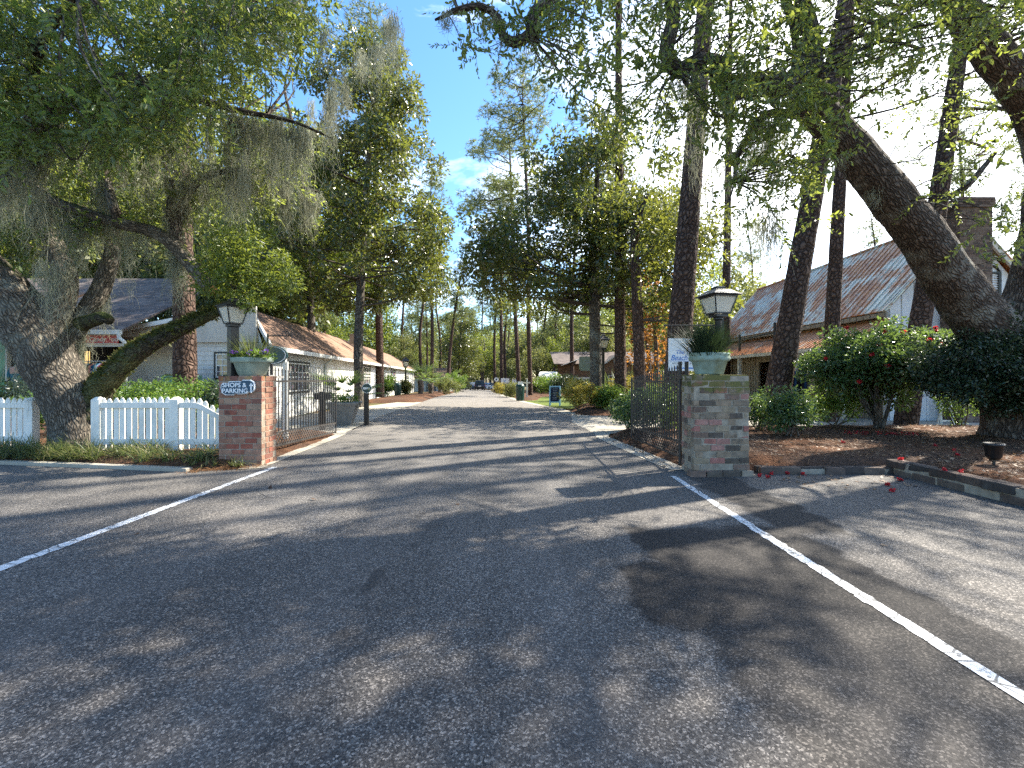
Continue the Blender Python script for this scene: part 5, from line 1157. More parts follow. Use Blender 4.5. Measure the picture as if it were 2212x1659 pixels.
# ------------------------------------------------------------------ shrubs and ground cover
def shrub(name, label, x, y, z, rx, ry, rz_, n, per, L, mat, cat='shrub', stems=5, r=.2, group=None, aspect=.46, droop=.1, stemr=.018, base=.12, shell=.45, six=False, stemmat='thinbark', boxy=False):
    t = thing(name, label, cat, (x, y, z), 0, group); cl = []
    for _ in range(n):
        d = unit(rng.normal(size=3)) if not boxy else rng.uniform(-1, 1, 3); d = d*(rng.random()**shell*rng.normal(1, .11) if not boxy else 1)
        cl.append(np.array((d[0]*rx, d[1]*ry, base+rz_+d[2]*rz_)))
    rs = r*rng.uniform(.6, 1.25, n); C, A = cluster_leaves(cl, rs, (per*(rs/r)**2).astype(int)+4, droop, .75)
    leaves('foliage', C, A, L*rng.uniform(.6, 1.2, len(C)), mat, t, aspect=aspect, six=six)
    ps = []
    for k in range(stems):
        c = cl[rng.integers(0, n)]; s = np.array([rng.normal()*.07, rng.normal()*.07, -.08]); m_ = (s+c)/2+rng.normal(size=3)*.08*rx; ps.append([tuple(s)+(stemr,), tuple(m_)+(stemr*.75,), tuple(c)+(stemr*.3,)])
    if ps: tubes('stems', ps, MT[stemmat], t, 7, .15, .08, 3)
    return t
zb = .17
cam_ = shrub('camellia_bush', 'large rounded camellia bush with red flowers in front of the barn shop', GX(1900, 10.9), 10.9, zb, 1.62, 1.25, .95, 260, 120, .095, MT['camleaf'], 'shrub', 9, .30, six=True, base=.62, stemr=.045, aspect=.5)
pc = []
fl_me = None
for k in range(20):
    a = rng.uniform(-2.9, -.2); e = rng.uniform(-.55, 1.0); d = np.array([math.cos(e)*math.cos(a), math.cos(e)*math.sin(a), math.sin(e)]); p = d*np.array([1.62, 1.25, .95])*rng.uniform(.98, 1.16)+[0, 0, 1.57]
    if fl_me is None:
        C = rng.normal(size=(34, 3))*.012; A = unit(rng.normal(size=(34, 3))); V, Q = leaf_arrays(C, A, rng.uniform(.035, .052, 34), aspect=.95, fold=.5); fl_me = mesh_np('flower', V, Q, 4); fl_me.materials.append(MT['petal'])
    o = bpy.data.objects.new('flower', fl_me); COL.objects.link(o); o.parent = cam_; o.location = p; o.rotation_euler = rng.uniform(0, 6, 3)
shrub('camellia_shrub', 'low glossy shrub to the right of the mossy brick pillar', GX(1706, 9.5), 9.5, zb, .55, .45, .46, 70, 62, .075, MT['camleaf'], 'shrub', 6, .19, six=True, base=.1)
shrub('camellia_shrub', 'small leafy shrub peeping out directly beside the mossy pillar edge', GX(1640, 10.6), 10.6, zb, .35, .4, .38, 34, 62, .07, MT['camleaf'], 'shrub', 4, .18)
shrub('broadleaf_shrub', 'yellow-green shrub under the left side of the camellia bush', GX(1800, 11.6), 11.6, zb, .85, .5, .5, 70, 60, .075, MT['hedgeleaf'], 'shrub', 6, .2)
shrub('broadleaf_shrub', 'loose sunlit shrub between white easel frame and dark hedge', GX(2075, 12.0), 12.0, zb, .6, .5, .6, 50, 55, .075, MT['hedgeleaf'], 'shrub', 6, .2)
hd = shrub('dark_hedge', 'dark overhanging hedge at the right edge under the oak fork', GX(2185, 8.9), 8.8, zb, 1.75, 1.0, .78, 420, 150, .07, MT['darkleaf'], 'shrub', 0, .28, base=.62, shell=.28)
tubes('stems', [[(.2, -.9, -.05, .035), (-.12, -.75, .25, .03), (-.2, -.7, .55, .028), (-.33, -.55, .85, .02), (-.5, -.3, 1.1, .01)], [(.6, -.8, -.05, .03), (.35, -.7, .3, .026), (.1, -.6, .42, .02), (-.1, -.5, .8, .012)]], MT['thinbark'], hd, 8, .08, .1, 5)
# shrubs behind the right gate
for x, y, rx, rz_, lab in ((3.0, 10.4, .55, .42, 'dark glossy shrub seen through the right iron gate, nearest its hinge'), (3.75, 10.9, .7, .5, 'wide glossy shrub behind the right gate and pillar'), (3.0, 11.5, .5, .36, 'low shrub behind the free end of the right gate')):
    shrub('camellia_shrub', lab, x, y, zb-.03, rx, .45, rz_, 60, 60, .075, MT['camleaf'], 'shrub', 5, .2)
# island bed
for px, Y, rx, rz_, m_, lab in ((1250, 18.2, .75, .52, 'yellowleaf', 'rounded yellow-green shrub at the road corner of the island bed'), (1318, 18.0, .6, .40, 'hedgeleaf', 'low white-flecked shrub at the foot of the mossy magnolia'), (1345, 20.2, 1.05, .62, 'yellowleaf', 'bright yellow shrub right of the mossy magnolia trunk'), (1405, 18.2, .8, .42, 'hedgeleaf', 'green shrub partly behind the right gate on the island bed'), (1295, 18.6, .55, .3, 'yellowleaf', 'small golden shrub before the mossy magnolia trunk')):
    shrub('broadleaf_shrub', lab, GX(px, Y), Y, .14, rx, .6, rz_, 70, 52, .10, MT[m_], 'shrub', 5, .22)
def palm_leaves(name, parent, n, L, mat, nb=18, up=.75, w=.02, z=0.0, spread=1.0):
    parts = []
    for k in range(n):
        a = k*2.4+rng.random()*.5; el = up*rng.uniform(.15, 1.25); d = np.array([math.cos(a)*math.cos(el), math.sin(a)*math.cos(el), math.sin(el)]); s = np.array([0, 0, z]); tip = s+d*L*rng.uniform(.45, .6)
        sd = unit(np.cross(d, [0, 0, 1.])); D = []
        for j in range(nb): th = (j/(nb-1)-.5)*2.5*spread; D.append(d*math.cos(th)+sd*math.sin(th)+rng.normal(size=3)*.03)
        D = np.array(D); parts.append(blades(np.repeat(tip[None], nb, 0), D, L*.55*rng.uniform(.85, 1.1, nb), w, .18))
        parts.append(blades(np.array([s]), np.array([tip-s]), [np.linalg.norm(tip-s)], .012, 0.0))
    V, Q = join(parts); return link(name, mesh_np(name, V, Q, 4), mat, parent)
def spiky(label, px, Y, n, L, mat='palm', name='spiky_plant', spread=.3, group=None):
    t = thing(name, label, 'plant', (GX(px, Y), Y, float(gz(Y))+.1), 0, group)
    P = np.c_[rng.normal(size=(n, 2))*spread, np.zeros(n)]; D = np.c_[P[:, :2]*1.6/spread*.5+rng.normal(size=(n, 2))*.35, np.ones(n)]
    V, Q = blades(P, D, L*rng.uniform(.6, 1.1, n), .018, .25); link('fronds', mesh_np('fronds', V, Q, 4), MT[mat], t); return t
spiky('big bright green clump of strappy leaves right of the black lamp post', 1335, 23, 420, 2.1, spread=.75)
spiky('second clump of strappy green leaves behind the right gate', 1415, 20.5, 300, 1.9, spread=.7)
# left: palms and shrubs along the shop range
def trunk_palm(label, px, Y, h, L, n=16, group=None):
    z = float(gz(Y)); t = thing('fan_palm', label, 'palm', (GX(px, Y), Y, z), 0, group)
    tubes('trunk', [[(0, 0, -.1, .22), (.02, .02, h*.5, .2), (0, 0, h, .23)]], MT['thinbark'], t, 12, .1, .15, 5); palm_leaves('fronds', t, n, L, MT['palm'], 16, .8, .022, h); return t
trunk_palm('taller fan palm just right of the far left lamp post', 908, 37, 1.25, 1.9, 22); trunk_palm('bushy fan palm second from the far left lamp post', 930, 40, .95, 1.7, 20); trunk_palm('small fan palm at the end of the white shop range', 950, 46, .8, 1.7, 18)
for px, Y, rx, rz_, m_, lab in ((838, 35.5, .7, .75, 'hedgeleaf', 'leafy shrub against the white shop wall near the pine trunk'), (876, 36.5, .5, .55, 'farleaf', 'small shrub at the foot of the far left lamp post'), (965, 43, 1.3, .75, 'farleaf', 'broad sunlit shrub beyond the fan palms'), (985, 52, 1.3, 1.2, 'hedgeleaf', 'tall bright shrub at the lane edge on the left'), (1000, 60, 1.3, 1.0, 'farleaf', 'grey-green shrub furthest along the left verge')):
    shrub('verge_shrub', lab, GX(px, Y), Y, float(gz(Y))+.05, rx, rx*.8, rz_, 60, 60, .14, MT[m_], 'shrub', 4, .3)
for px, Y, rx, rz_, m_, lab in ((1093, 36, .75, .42, 'yellowleaf', 'clipped rusty-yellow hedge left of the green trash can'), (1106, 33, .5, .42, 'farleaf', 'clipped green hedge directly behind the trash can'), (1082, 44, .6, .4, 'yellowleaf', 'small clipped yellow hedge under the round white sign')):
    shrub('clipped_hedge', lab, GX(px, Y), Y, float(gz(Y))+.05, rx, .5, rz_, 60, 60, .10, MT[m_], 'hedge', 4, .22, boxy=True)
for px, Y, rx, rz_, m_, lab in ((1190, 40, 1.6, .9, 'hedgeleaf', 'sunlit bush in front of the red kiosk'), (1222, 38, 1.3, .75, 'darkleaf', 'dark rounded bush before the brown lodge'), (1262, 34, 1.2, .6, 'farleaf', 'low grey-green bush under the sage sign'), (1165, 44, 1.2, .8, 'farleaf', 'round bush behind the slender lane-edge pine'), (1375, 40, 1.6, .9, 'farleaf', 'pale bush right of the brown lodge gable'), (1480, 31, 1.6, 1.2, 'magleaf_lit', 'tall sunlit-coloured bush below the hanging Beach sign')):
    shrub('verge_shrub', lab, GX(px, Y), Y, float(gz(Y))+.05, rx, rx*.7, rz_, 70, 60, .15, MT[m_], 'shrub', 4, .34)
# behind the picket fence
for px, Y, rx, rz_, n, m_, lab in ((300, 10.4, 1.1, .52, 110, 'hedgeleaf', 'leafy ground shrub behind the picket fence under the low limb'), (415, 11.2, 1.05, .52, 110, 'hedgeleaf', 'brightly lit shrub behind the dipping end of the picket fence'), (462, 9.6, .34, .46, 50, 'darkleaf', 'dark clipped round shrub just left of red brick pillar'), (95, 10.2, .5, .36, 50, 'hedgeleaf', 'small green shrub glimpsed in the gap left of the oak trunk'), (10, 12.6, .7, .55, 50, 'darkleaf', 'dark shrub behind the far left picket fence'), (455, 9.2, .3, .3, 34, 'hedgeleaf', 'small shrub at the lowest pickets beside the brick pillar')):
    shrub('fence_shrub', lab, GX(px, Y), Y, .1, rx, .55, rz_, n, 60, .075, MT[m_], 'shrub', 5, .2, base=.2)
# liriope clumps in front of the fence
P, D, Ls = [], [], []
for k in range(230):
    x = rng.uniform(-13, -4.85); y = 7.9+.16*(-x-8)*(x < -8)-rng.uniform(.15, .62)-(.18 if x > -6 else 0)
    if rng.random() < .35 and x > -6.3: continue
    n = rng.integers(16, 46); p = np.c_[x+rng.normal(size=n)*.05, y+rng.normal(size=n)*.04, np.full(n, .07)]; d = np.c_[rng.normal(size=(n, 2))*.75, np.ones(n)]; P.append(p); D.append(d); Ls.append(rng.uniform(.20, .50, n))
for x, y in ((-4.75, 6.92), (-4.62, 6.9), (-4.35, 6.93), (-4.22, 6.95), (-5.0, 6.95), (-4.28, 6.9)):
    n = 16; P.append(np.c_[x+rng.normal(size=n)*.03, y+rng.normal(size=n)*.03, np.full(n, .03)]); D.append(np.c_[rng.normal(size=(n, 2))*.6, np.ones(n)]); Ls.append(rng.uniform(.12, .26, n))
V, Q = blades(np.vstack(P), np.vstack(D), np.concatenate(Ls), .008, .55, 4); tag(link('border_grass', mesh_np('border_grass', V, Q, 4), MT['blade']), 'arching border grass along the foot of the picket fence', 'border grass', kind='stuff')
# pine straw and leaves on the beds
def litter(name, polys, n, L, w, mat, label, dens=None):
    P = []
    for poly, k in polys:
        pts = np.array(in_poly(poly, k)); z = bedzs(pts); P.append(np.c_[pts, z+.012])
    P = np.vstack(P); a = rng.random(len(P))*6.28; D = np.c_[np.cos(a), np.sin(a), rng.normal(size=len(P))*.22]
    V, Q = leaf_arrays(P, D, L*rng.uniform(.5, 1.2, len(P)), aspect=w, fold=.1, up=(0, 0, 2.)); V[:, 2] = np.maximum(V[:, 2], .004)
    return tag(link(name, mesh_np(name, V, Q, 4), mat), label, 'leaf litter', kind='stuff')
BRv = [(2.75, 6.9), (2.5, 9), (2.4, 11), (3.4, 11.4), (9, 12), (12, 11.5), (11, 8), (8, 4.5), (5.8, 3.5), (5.8, 6.6), (3.5, 6.7)]
litter('pine_straw', [(BRv, 9000), ([(-12, 7.9), (-4.9, 6.85), (-4.25, 6.85), (-4.2, 9.5), (-4.4, 11), (-5.2, 11), (-6, 9), (-12, 9.5)], 4200), ([(-4.9, 6.55), (-4.0, 6.9), (-3.9, 7.1), (-4.8, 6.95)], 900), ([(2.5, 17.2), (5, 16.7), (9, 17), (9, 20), (3, 21)], 2500)], 1, .16, .045, MT['straw'], 'scattered rusty pine straw over the planting beds')
litter('fallen_leaves', [(BRv, 5200), ([(2.4, 7), (2.7, 7), (2.6, 11), (2.2, 10.5)], 150), ([(-12, 7.9), (-4.9, 6.85), (-4.3, 6.85), (-4.3, 9.5), (-12, 9.5)], 700), ([(-6, 1), (5, 1), (5, 10), (-4, 10)], 22), ([(3.5, 5.6), (5.5, 5.6), (5.5, 6.4), (3.5, 6.4)], 60)], 1, .075, .5, MT['deadleaf'], 'brown fallen leaves strewn over the camellia bed')
# red petals: a patch below the bush, and single fallen blooms
pt = np.array(in_poly([(7.2, 9.6), (8.6, 9.4), (9, 9.9), (7.6, 10.2)], 170)); Pz = np.c_[pt, [bedz(*p)+.03 for p in pt]]; a = rng.normal(size=(170, 3)); a[:, 2] *= .2
V, Q = leaf_arrays(Pz, a, rng.uniform(.03, .055, 170), aspect=.9, up=(0, 0, 2.)); tag(link('fallen_petals', mesh_np('fallen_petals', V, Q, 4), MT['petal']), 'drift of red petals on the ground under the camellia bush', 'petals', kind='stuff')
C = rng.normal(size=(26, 3))*.012; A = rng.normal(size=(26, 3)); A[:, 2] = np.abs(A[:, 2])*.6; V, Q = leaf_arrays(C, A, rng.uniform(.022, .034, 26), aspect=.95, fold=.5); V[:, 2] = np.maximum(V[:, 2], -.012); bl = mesh_np('fallen_bloom', V, Q, 4); bl.materials.append(MT['petal'])
for k, (px, py) in enumerate([(1640, 1026), (1660, 1029), (1666, 1022), (1695, 1013), (1735, 1022), (1785, 1015), (1918, 1045), (1926, 1058), (1945, 1035), (1945, 1012), (2040, 1028), (2075, 1030), (2060, 975), (2068, 985), (2020, 965), (1822, 958), (1700, 1000)]):
    Y = (H-.03)*F/(py-HY); z = bedz(GX(px, Y), Y)
    if z > .03: Y = (H-z)*F/(py-HY); z = bedz(GX(px, Y), Y)
    inwall = 5.5 < GX(px, Y) < 5.8
    o = bpy.data.objects.new('fallen_bloom', bl); COL.objects.link(o); o.location = (GX(px, Y), Y, (.215 if inwall and Y < 6.6 else z)+.02); o.rotation_euler = (0, 0, rng.random()*6)
    tag(o, 'single red camellia bloom fallen on the ground at the right', 'fallen flower', 'fallen camellia blooms')
o = tag(MB().rod((0, 0, 0), (.01, .005, .035), .022, 7, .012).build('pine_cone', MT['pinebark'], None, (GX(583, 5.65), 5.65, .002)), 'small dark pine cone lying alone on the sunlit asphalt', 'pine cone')

# ------------------------------------------------------------------ street furniture and small things
# hanging sign by the right pillar
t = wthing('hanging_sign', 'white hanging sign lettered The Beach behind the right planter', 'sign', (4.2, 9, 1.5)); Y = 9.0
xl, xr = GX(1444, Y), GX(1548, Y); zt, zbm = W(0, 731, Y)[2], W(0, 801, Y)[2]
MB().box(xl, xr, Y-.015, Y+.015, zbm, zt).build('panel', MT['signwhite'], t)
text('lettering', 'The', .115, (GX(1468, Y), Y-.018, W(0, 761, Y)[2]), FRONT, MT['signblue'], t, .002, xs=.95, shear=.25); text('lettering', 'Beach', .155, (GX(1466, Y), Y-.018, W(0, 773, Y)[2]), FRONT, MT['signblue'], t, .002, xs=.9, shear=.3)
text('lettering', 'ACCENTS, ART &', .05, (GX(1472, Y), Y-.018, W(0, 785, Y)[2]), FRONT, MT['signgrey'], t, .002)
MB().box(xl+.03, xr-.02, Y-.019, Y-.015, W(0, 780.4, Y)[2], W(0, 779.6, Y)[2]).build('rule', MT['signblue'], t); MB().box(xl+.12, xr-.05, Y-.019, Y-.015, W(0, 796.5, Y)[2], W(0, 794, Y)[2]).build('blue_band', MT['signblue'], t)
b = MB(); hx, hz = GX(1492, Y), W(0, 765, Y)[2]
for a_, c_ in (((0, 0), (0, .2)), ((.1, 0), (.1, .2)), ((.05, 0), (.05, .2)), ((0, .1), (.1, .1)), ((0, .2), (.1, .2)), ((-.07, -.02), (-.07, .12)), ((0, 0), (.1, .1)), ((.1, 0), (0, .1))): b.beam((hx+a_[0], Y-.017, hz+a_[1]), (hx+c_[0], Y-.017, hz+c_[1]), .006, .006)
b.build('watch_tower_drawing', MT['signgrey'], t); MB().prism([(hx-.02, hz+.2), (hx+.12, hz+.2), (hx+.05, hz+.25)], Y-.019, Y-.015).build('tower_roof_drawing', MT['signred'], t)
b = MB(); zr = W(0, 703, Y)[2]; b.rod((GX(1434, Y), Y, zr), (GX(1556, Y), Y, zr), .014, 8); b.box(GX(1556, Y)-.05, GX(1556, Y)+.05, Y-.05, Y+.05, 0, zr+.15)
for x in (xl+.06, xr-.06): b.rod((x, Y, zt), (x, Y, zr), .006, 6)
b.build('bracket_post', MT['black'], t)
# green oval sign behind the left planter
t = wthing('oval_hanging_sign', 'dark green oval sign with white border behind the left planter', 'sign', (GX(585, 9.3), 9.3, 0)); Y = 9.3
ov = lambda s: [(GX(586, Y)+.335*s*math.cos(a), W(0, 767, Y)[2]+.20*s*math.sin(a)) for a in np.linspace(0, 2*math.pi, 36, endpoint=False)]
MB().prism(ov(1.0), Y, Y+.03).build('edge', MT['signgreen'], t); MB().prism(ov(.92), Y-.006, Y+.001).build('border', MT['signwhite'], t); MB().prism(ov(.86), Y-.012, Y-.005).build('panel', MT['signgreen'], t)
b = MB(); b.box(GX(612, Y)-.03, GX(612, Y)+.03, Y+.035, Y+.09, 0, 1.85); b.box(GX(618, Y)-.015, GX(618, Y)+.015, Y+.035, Y+.065, 0, 1.75); b.build('post', MT['greywood'], t)
b = MB(); zb_ = W(0, 725, Y)[2]; b.rod((GX(575, Y), Y+.06, zb_), (GX(627, Y), Y+.06, zb_), .012, 6); b.path([(GX(617, Y)+.05*math.cos(a)*(1-a/9), Y+.06, zb_+.055+.05*math.sin(a)*(1-a/9)) for a in np.linspace(-1.6, 5, 18)], .008, 6); b.rod((GX(627, Y), Y+.06, zb_-.1), (GX(627, Y), Y+.06, zb_+.22), .006, 6); b.rod((GX(575, Y), Y+.06, 0), (GX(575, Y), Y+.06, zb_+.05), .02, 6); b.build('scroll_bracket', MT['black'], t)
# post-mounted plates inside the left gate
t = wthing('meter_post', 'dark square post with broad black plate seen through the left gate', 'post', (GX(697, 12), 12.0, 0)); x = GX(697, 12)
MB().box(x-.065, x+.065, 11.94, 12.06, -.05, 1.04).build('post', MT['black'], t); p_ = [(x+dx, .80+dz) for dx, dz in ((-.16, .02), (.22, .02), (.26, .08), (.26, .15), (.22, .2), (-.16, .2), (-.2, .15), (-.2, .08))]; MB().prism(p_, 11.90, 11.94).build('plate', MT['black'], t)
t = wthing('round_sign_post', 'short black post with small round green sign at the lane edge', 'sign', (GX(791.5, 13.3), 13.3, 0)); x = GX(791.5, 13.3)
MB().box(x-.06, x+.06, 13.24, 13.36, -.05, 1.15).build('post', MT['black'], t)
disc = lambda r: [(x+.04+r*math.cos(a), 1.10+r*math.sin(a)) for a in np.linspace(0, 2*math.pi, 28, endpoint=False)]
MB().prism(disc(.145), 13.20, 13.24).build('rim', MT['signwhite'], t); MB().prism(disc(.13), 13.19, 13.201).build('disc', MT['signgreen'], t); MB().box(x-.06, x+.14, 13.184, 13.191, 1.07, 1.13).build('band', MT['signwhite'], t)
# large grey tapered planter with palms inside the left gate
t = thing('tapered_planter', 'large grey tapered planter with a fan palm inside the left gate', 'planter', (GX(744, 13.4), 13.4, 0), R(8))
b = MB()
def sq(w, z): return [(-w, -w, z), (w, -w, z), (w, w, z), (-w, w, z)]
lv_ = [(.21, 0), (.40, .62), (.44, .62), (.45, .68), (.40, .69), (.38, .60)]; pts = sum([sq(w, z) for w, z in lv_], []); b.add(pts, [(0, 3, 2, 1)]+[(i*4+k, i*4+(k+1)%4, i*4+4+(k+1)%4, i*4+4+k) for i in range(len(lv_)-1) for k in range(4)]+[tuple(range(20, 24))]); b.build('pot', MT['greystone'], t, bevel=.012)
cs = [(rng.uniform(-.35, .35), rng.uniform(-.35, .35), .74+rng.uniform(0, .1)) for _ in range(30)]; C, A = cluster_leaves(cs, [.12]*30, [30]*30, -.2); leaves('underplanting', C, A, rng.uniform(.04, .08, len(C)), MT['hedgeleaf'], t, aspect=.5)
palm_leaves('palm_fronds', t, 13, 1.35, MT['palm'], 22, .8, .016, .72, .85)
pc = np.array([(rng.uniform(.1, .4), rng.uniform(-.42, -.2), .84+rng.uniform(-.03, .05)) for _ in range(5)]); C = np.repeat(pc, 8, 0)+rng.normal(size=(40, 3))*.012; leaves('white_flowers', C, rng.normal(size=(40, 3)), rng.uniform(.03, .045, 40), MT['signwhite'], t, aspect=.9)
# lamps further along
lantern_lamp('black lamp post in front of the white shop range', GX(876, 37), 37, float(gz(37))-.02, 2.42+float(gz(37)), 2.84+float(gz(37)), 3.08, .50, .30, R(20), .075)
lantern_lamp('black lamp post half hidden behind the mossy magnolia trunk', GX(1303, 23), 23, 0, 2.95, 3.35, 3.6, .46, .26, R(10), .075)
# chalkboard
t = thing('chalkboard_sign', 'pale blue A-frame chalkboard standing on the lane edge', 'sign board', (GX(1199, 22.6), 22.6, .005), R(-12))
def lean(p): return (p[0], p[1]+p[2]*.16, p[2])
b = MB(); b.box(-.28, -.22, -.22, -.19, 0, 1.0); b.box(.22, .28, -.22, -.19, 0, 1.0); b.box(-.22, .22, -.22, -.19, .94, 1.0); b.box(-.22, .22, -.22, -.19, .16, .22); b.build('front_frame', MT['paleblue'], t, xf=lean)
b = MB(); b.box(-.22, .22, -.212, -.198, .22, .94); b.build('board', MT['chalk'], t, xf=lean)
b = MB()
for k in range(7):
    w = rng.uniform(.08, .17); b.box(-w, w, -.2145, -.2115, .84-k*.085, .865-k*.085)
b.build('chalk_writing', MT['signgrey'], t, xf=lean)
b = MB(); b.box(-.28, -.22, .19, .22, 0, 1.0); b.box(.22, .28, .19, .22, 0, 1.0); b.box(-.22, .22, .19, .22, .16, .22); b.build('rear_frame', MT['paleblue'], t, xf=lambda p: (p[0], p[1]-p[2]*.16, p[2]))
# trash cans
def trash(label, px, Y, signed):
    t = thing('trash_can', label, 'trash can', (GX(px, Y), Y, float(gz(Y)))); b = MB()
    for k in range(28):
        a = 2*math.pi*k/28; b.beam((.24*math.cos(a), .24*math.sin(a), .04), (.27*math.cos(a), .27*math.sin(a), .86), .042, .012, (math.cos(a), math.sin(a), 0))
    b.lathe([(.245, .03), (.25, .08)], (0, 0, 0), 28); b.lathe([(.27, .80), (.28, .86), (.27, .9)], (0, 0, 0), 28); b.build('slatted_body', MT['trashgreen'], t); MB().lathe([(0, .03), (.22, .03), (.245, .84), (0, .84)], (0, 0, 0), 24).build('liner', MT['trim_dark'], t)
    MB().lathe([(.285, .90), (.27, .95), (.19, 1.05), (.12, 1.08), (.10, 1.03)], (0, 0, 0), 28).build('lid', MT['trashgreen'], t)
    if signed: b = MB(); b.prism([(-.13, 1.0), (.13, 1.0), (.15, 1.2), (-.15, 1.2)], -.22, -.2); b.build('notice', MT['signwhite'], t)
trash('green slatted trash can with a small white notice at the right lane edge', 1123.5, 27.5, True); trash('dark green trash can under the shop window near the far left lamp', 859, 35, False)
# sage sign on a post
t = wthing('sage_sign', 'grey-green square hanging sign partly behind the mossy magnolia trunk', 'sign', (4.9, 28, 0)); Y = 28
xl, xr, z0, z1 = GX(1251, Y), GX(1298, Y), W(0, 801, Y)[2], W(0, 770, Y)[2]; c = .12
MB().prism([(xl+c, z0), (xr-c, z0), (xr, z0+c), (xr, z1-c), (xr-c*.3, z1), (xl+c*.3, z1), (xl, z1-c), (xl, z0+c)], Y-.03, Y+.03).build('panel', MT['signsage'], t); text('lettering', 'Bleu', .30, ((xl+xr)/2-.05, Y-.035, (z0+z1)/2+.08), FRONT, MT['signgrey'], t, .003)
b = MB(); b.box(xr+.05, xr+.17, Y-.06, Y+.06, -.1, z1+.3); b.box(xl, xr+.1, Y-.03, Y+.03, z1+.12, z1+.18); b.rod((xl+.2, Y, z1), (xl+.2, Y, z1+.15), .012, 6); b.rod((xr-.2, Y, z1), (xr-.2, Y, z1+.15), .012, 6); b.build('post', MT['black'], t)
# far signs
def sgn(label, px, Y, w, h, zc, mat, round_=False, name='shop_sign'):
    z = float(gz(Y)); t = thing(name, label, 'sign', (GX(px, Y), Y, z)); b = MB()
    if round_: b.prism([(w*math.cos(a), zc+w*math.sin(a)) for a in np.linspace(0, 6.283, 24, endpoint=False)], -.03, .03)
    else: b.box(-w/2, w/2, -.03, .03, zc-h/2, zc+h/2)
    b.build('panel', mat, t); b = MB(); b.box(-.05+w*.5*(not round_), .05+w*.5*(not round_), .04, .12, 0, zc+h*.5+.25); b.build('post', MT['black'], t); return t
s_ = sgn('round white sign with dark centre above the small yellow hedge', 1072.5, 46, .22, .4, 1.45, MT['signwhite'], True); MB().prism([(.1*math.cos(a), 1.45+.1*math.sin(a)) for a in np.linspace(0, 6.283, 20, endpoint=False)], -.036, -.029).build('emblem', MT['signnavy'], s_)
s_ = sgn('white rectangular sign with small blue mark beyond the clipped hedge', 1091, 44, .82, .60, 1.25, MT['signwhite']); b = MB(); b.beam((-.1, -.036, 1.2), (.05, -.036, 1.4), .02, .05); b.build('emblem', MT['signblue'], s_)
sgn('smaller white sign between two black posts beyond the trash can', 1111, 46, .42, .48, 1.2, MT['signwhite'])
t = wthing('white_signpost', 'white cross-shaped signpost with hanging board beside the trash can', 'sign', (GX(1138.5, 30), 30, 0)); x = GX(1138.5, 30); MB().box(x-.05, x+.05, 29.95, 30.05, -.1, 1.32).box(x-.32, x+.22, 29.96, 30.04, 1.05, 1.14).build('post', MT['white'], t); MB().box(x-.30, x-.07, 29.98, 30.02, .82, 1.02).build('board', MT['chalk'], t)
# spotlight in the right-hand bed
z = bedz(6.85, 6.35); t = thing('garden_spotlight', 'black ground spotlight standing in the leaf litter at the right', 'spotlight', (6.83, 6.3, z))
MB().rod((0, 0, -.02), (0, 0, .09), .018, 10).box(-.05, .05, -.02, .02, .06, .10).build('stake', MT['black'], t); MB().lathe([(.0, .08), (.06, .08), (.085, .12), (.10, .27), (.112, .275), (.112, .31), (.095, .31), (.085, .22), (0, .2)], (0, 0, 0), 24).build('hood', MT['black'], t)
# white easel frame by the path
t = thing('white_easel', 'white timber easel frame half hidden behind the camellia bush', 'easel', (GX(2046, 13), 13, .03), R(-15)); b = MB()
b.beam((-.14, 0, 0), (-.10, .12, 1.0), .05, .04); b.beam((.16, 0, 0), (.10, .12, 1.0), .05, .04); b.beam((-.13, .02, .12), (.15, .02, .12), .03, .05); b.beam((-.10, .10, .9), (.10, .10, .9), .03, .05); b.beam((-.12, .06, .5), (.13, .06, .5), .03, .05); b.beam((0, .42, 0), (0, .13, .95), .04, .04); b.build('frame', MT['white'], t)
# garments
def garment(parent, x, y, ztop, w, h, mat):
    b = MB(); t_ = .07
    p = [(x-w*.18, ztop), (x+w*.18, ztop), (x+w*.5, ztop-.10), (x+w*.52, ztop-.34), (x+w*.36, ztop-.34), (x+w*.38, ztop-h), (x-w*.38, ztop-h), (x-w*.36, ztop-.34), (x-w*.52, ztop-.34), (x-w*.5, ztop-.10)]
    b.prism(p, y-t_/2, y+t_/2); b.rod((x, y, ztop), (x, y, ztop+.07), .006, 5); return b
def rack(label, x0, x1, y, z0, ztop, n, hh, mats, w=.34):
    t = wthing('clothes_rack', label, 'clothes rack', ((x0+x1)/2, y, z0)); b = MB(); b.rod((x0-.05, y, ztop+.07), (x1+.05, y, ztop+.07), .016, 8)
    for x in (x0-.05, x1+.05): b.rod((x, y, z0), (x, y, ztop+.07), .016, 8); b.rod((x, y-.25, z0+.03), (x, y+.25, z0+.03), .016, 8)
    b.build('rail', MT['hinge'], t)
    for k in range(n):
        x = x0+(k+.5)*(x1-x0)/n; g = garment(t, 0, 0, 0, w, hh*rng.uniform(.8, 1.1), None); a = R(rng.uniform(35, 75)); o = g.build('garment', mats[k % len(mats)], t, (0, 0, 0), xf=lambda p: (x+p[0]*math.cos(a)-p[1]*math.sin(a), y+p[0]*math.sin(a)+p[1]*math.cos(a), ztop+p[2]))
rack('rail of colourful shirts on the candy shop porch', GX(172, 14.4), GX(246, 14.4), 14.4, .0, 1.88, 16, .72, [CLOTHS[k] for k in (0, 5, 1, 2, 3, 4, 7, 3, 2, 4, 5, 8, 6, 6, 3, 4)])
rack('rail of dark clothes on the barn shop porch behind the leaning pine', 10.05, 11.3, 17.0, 0, 1.66, 9, .95, [CLOTHS[7], CLOTHS[2], CLOTHS[7], CLOTHS[7], CLOTHS[3], CLOTHS[2], CLOTHS[7]])
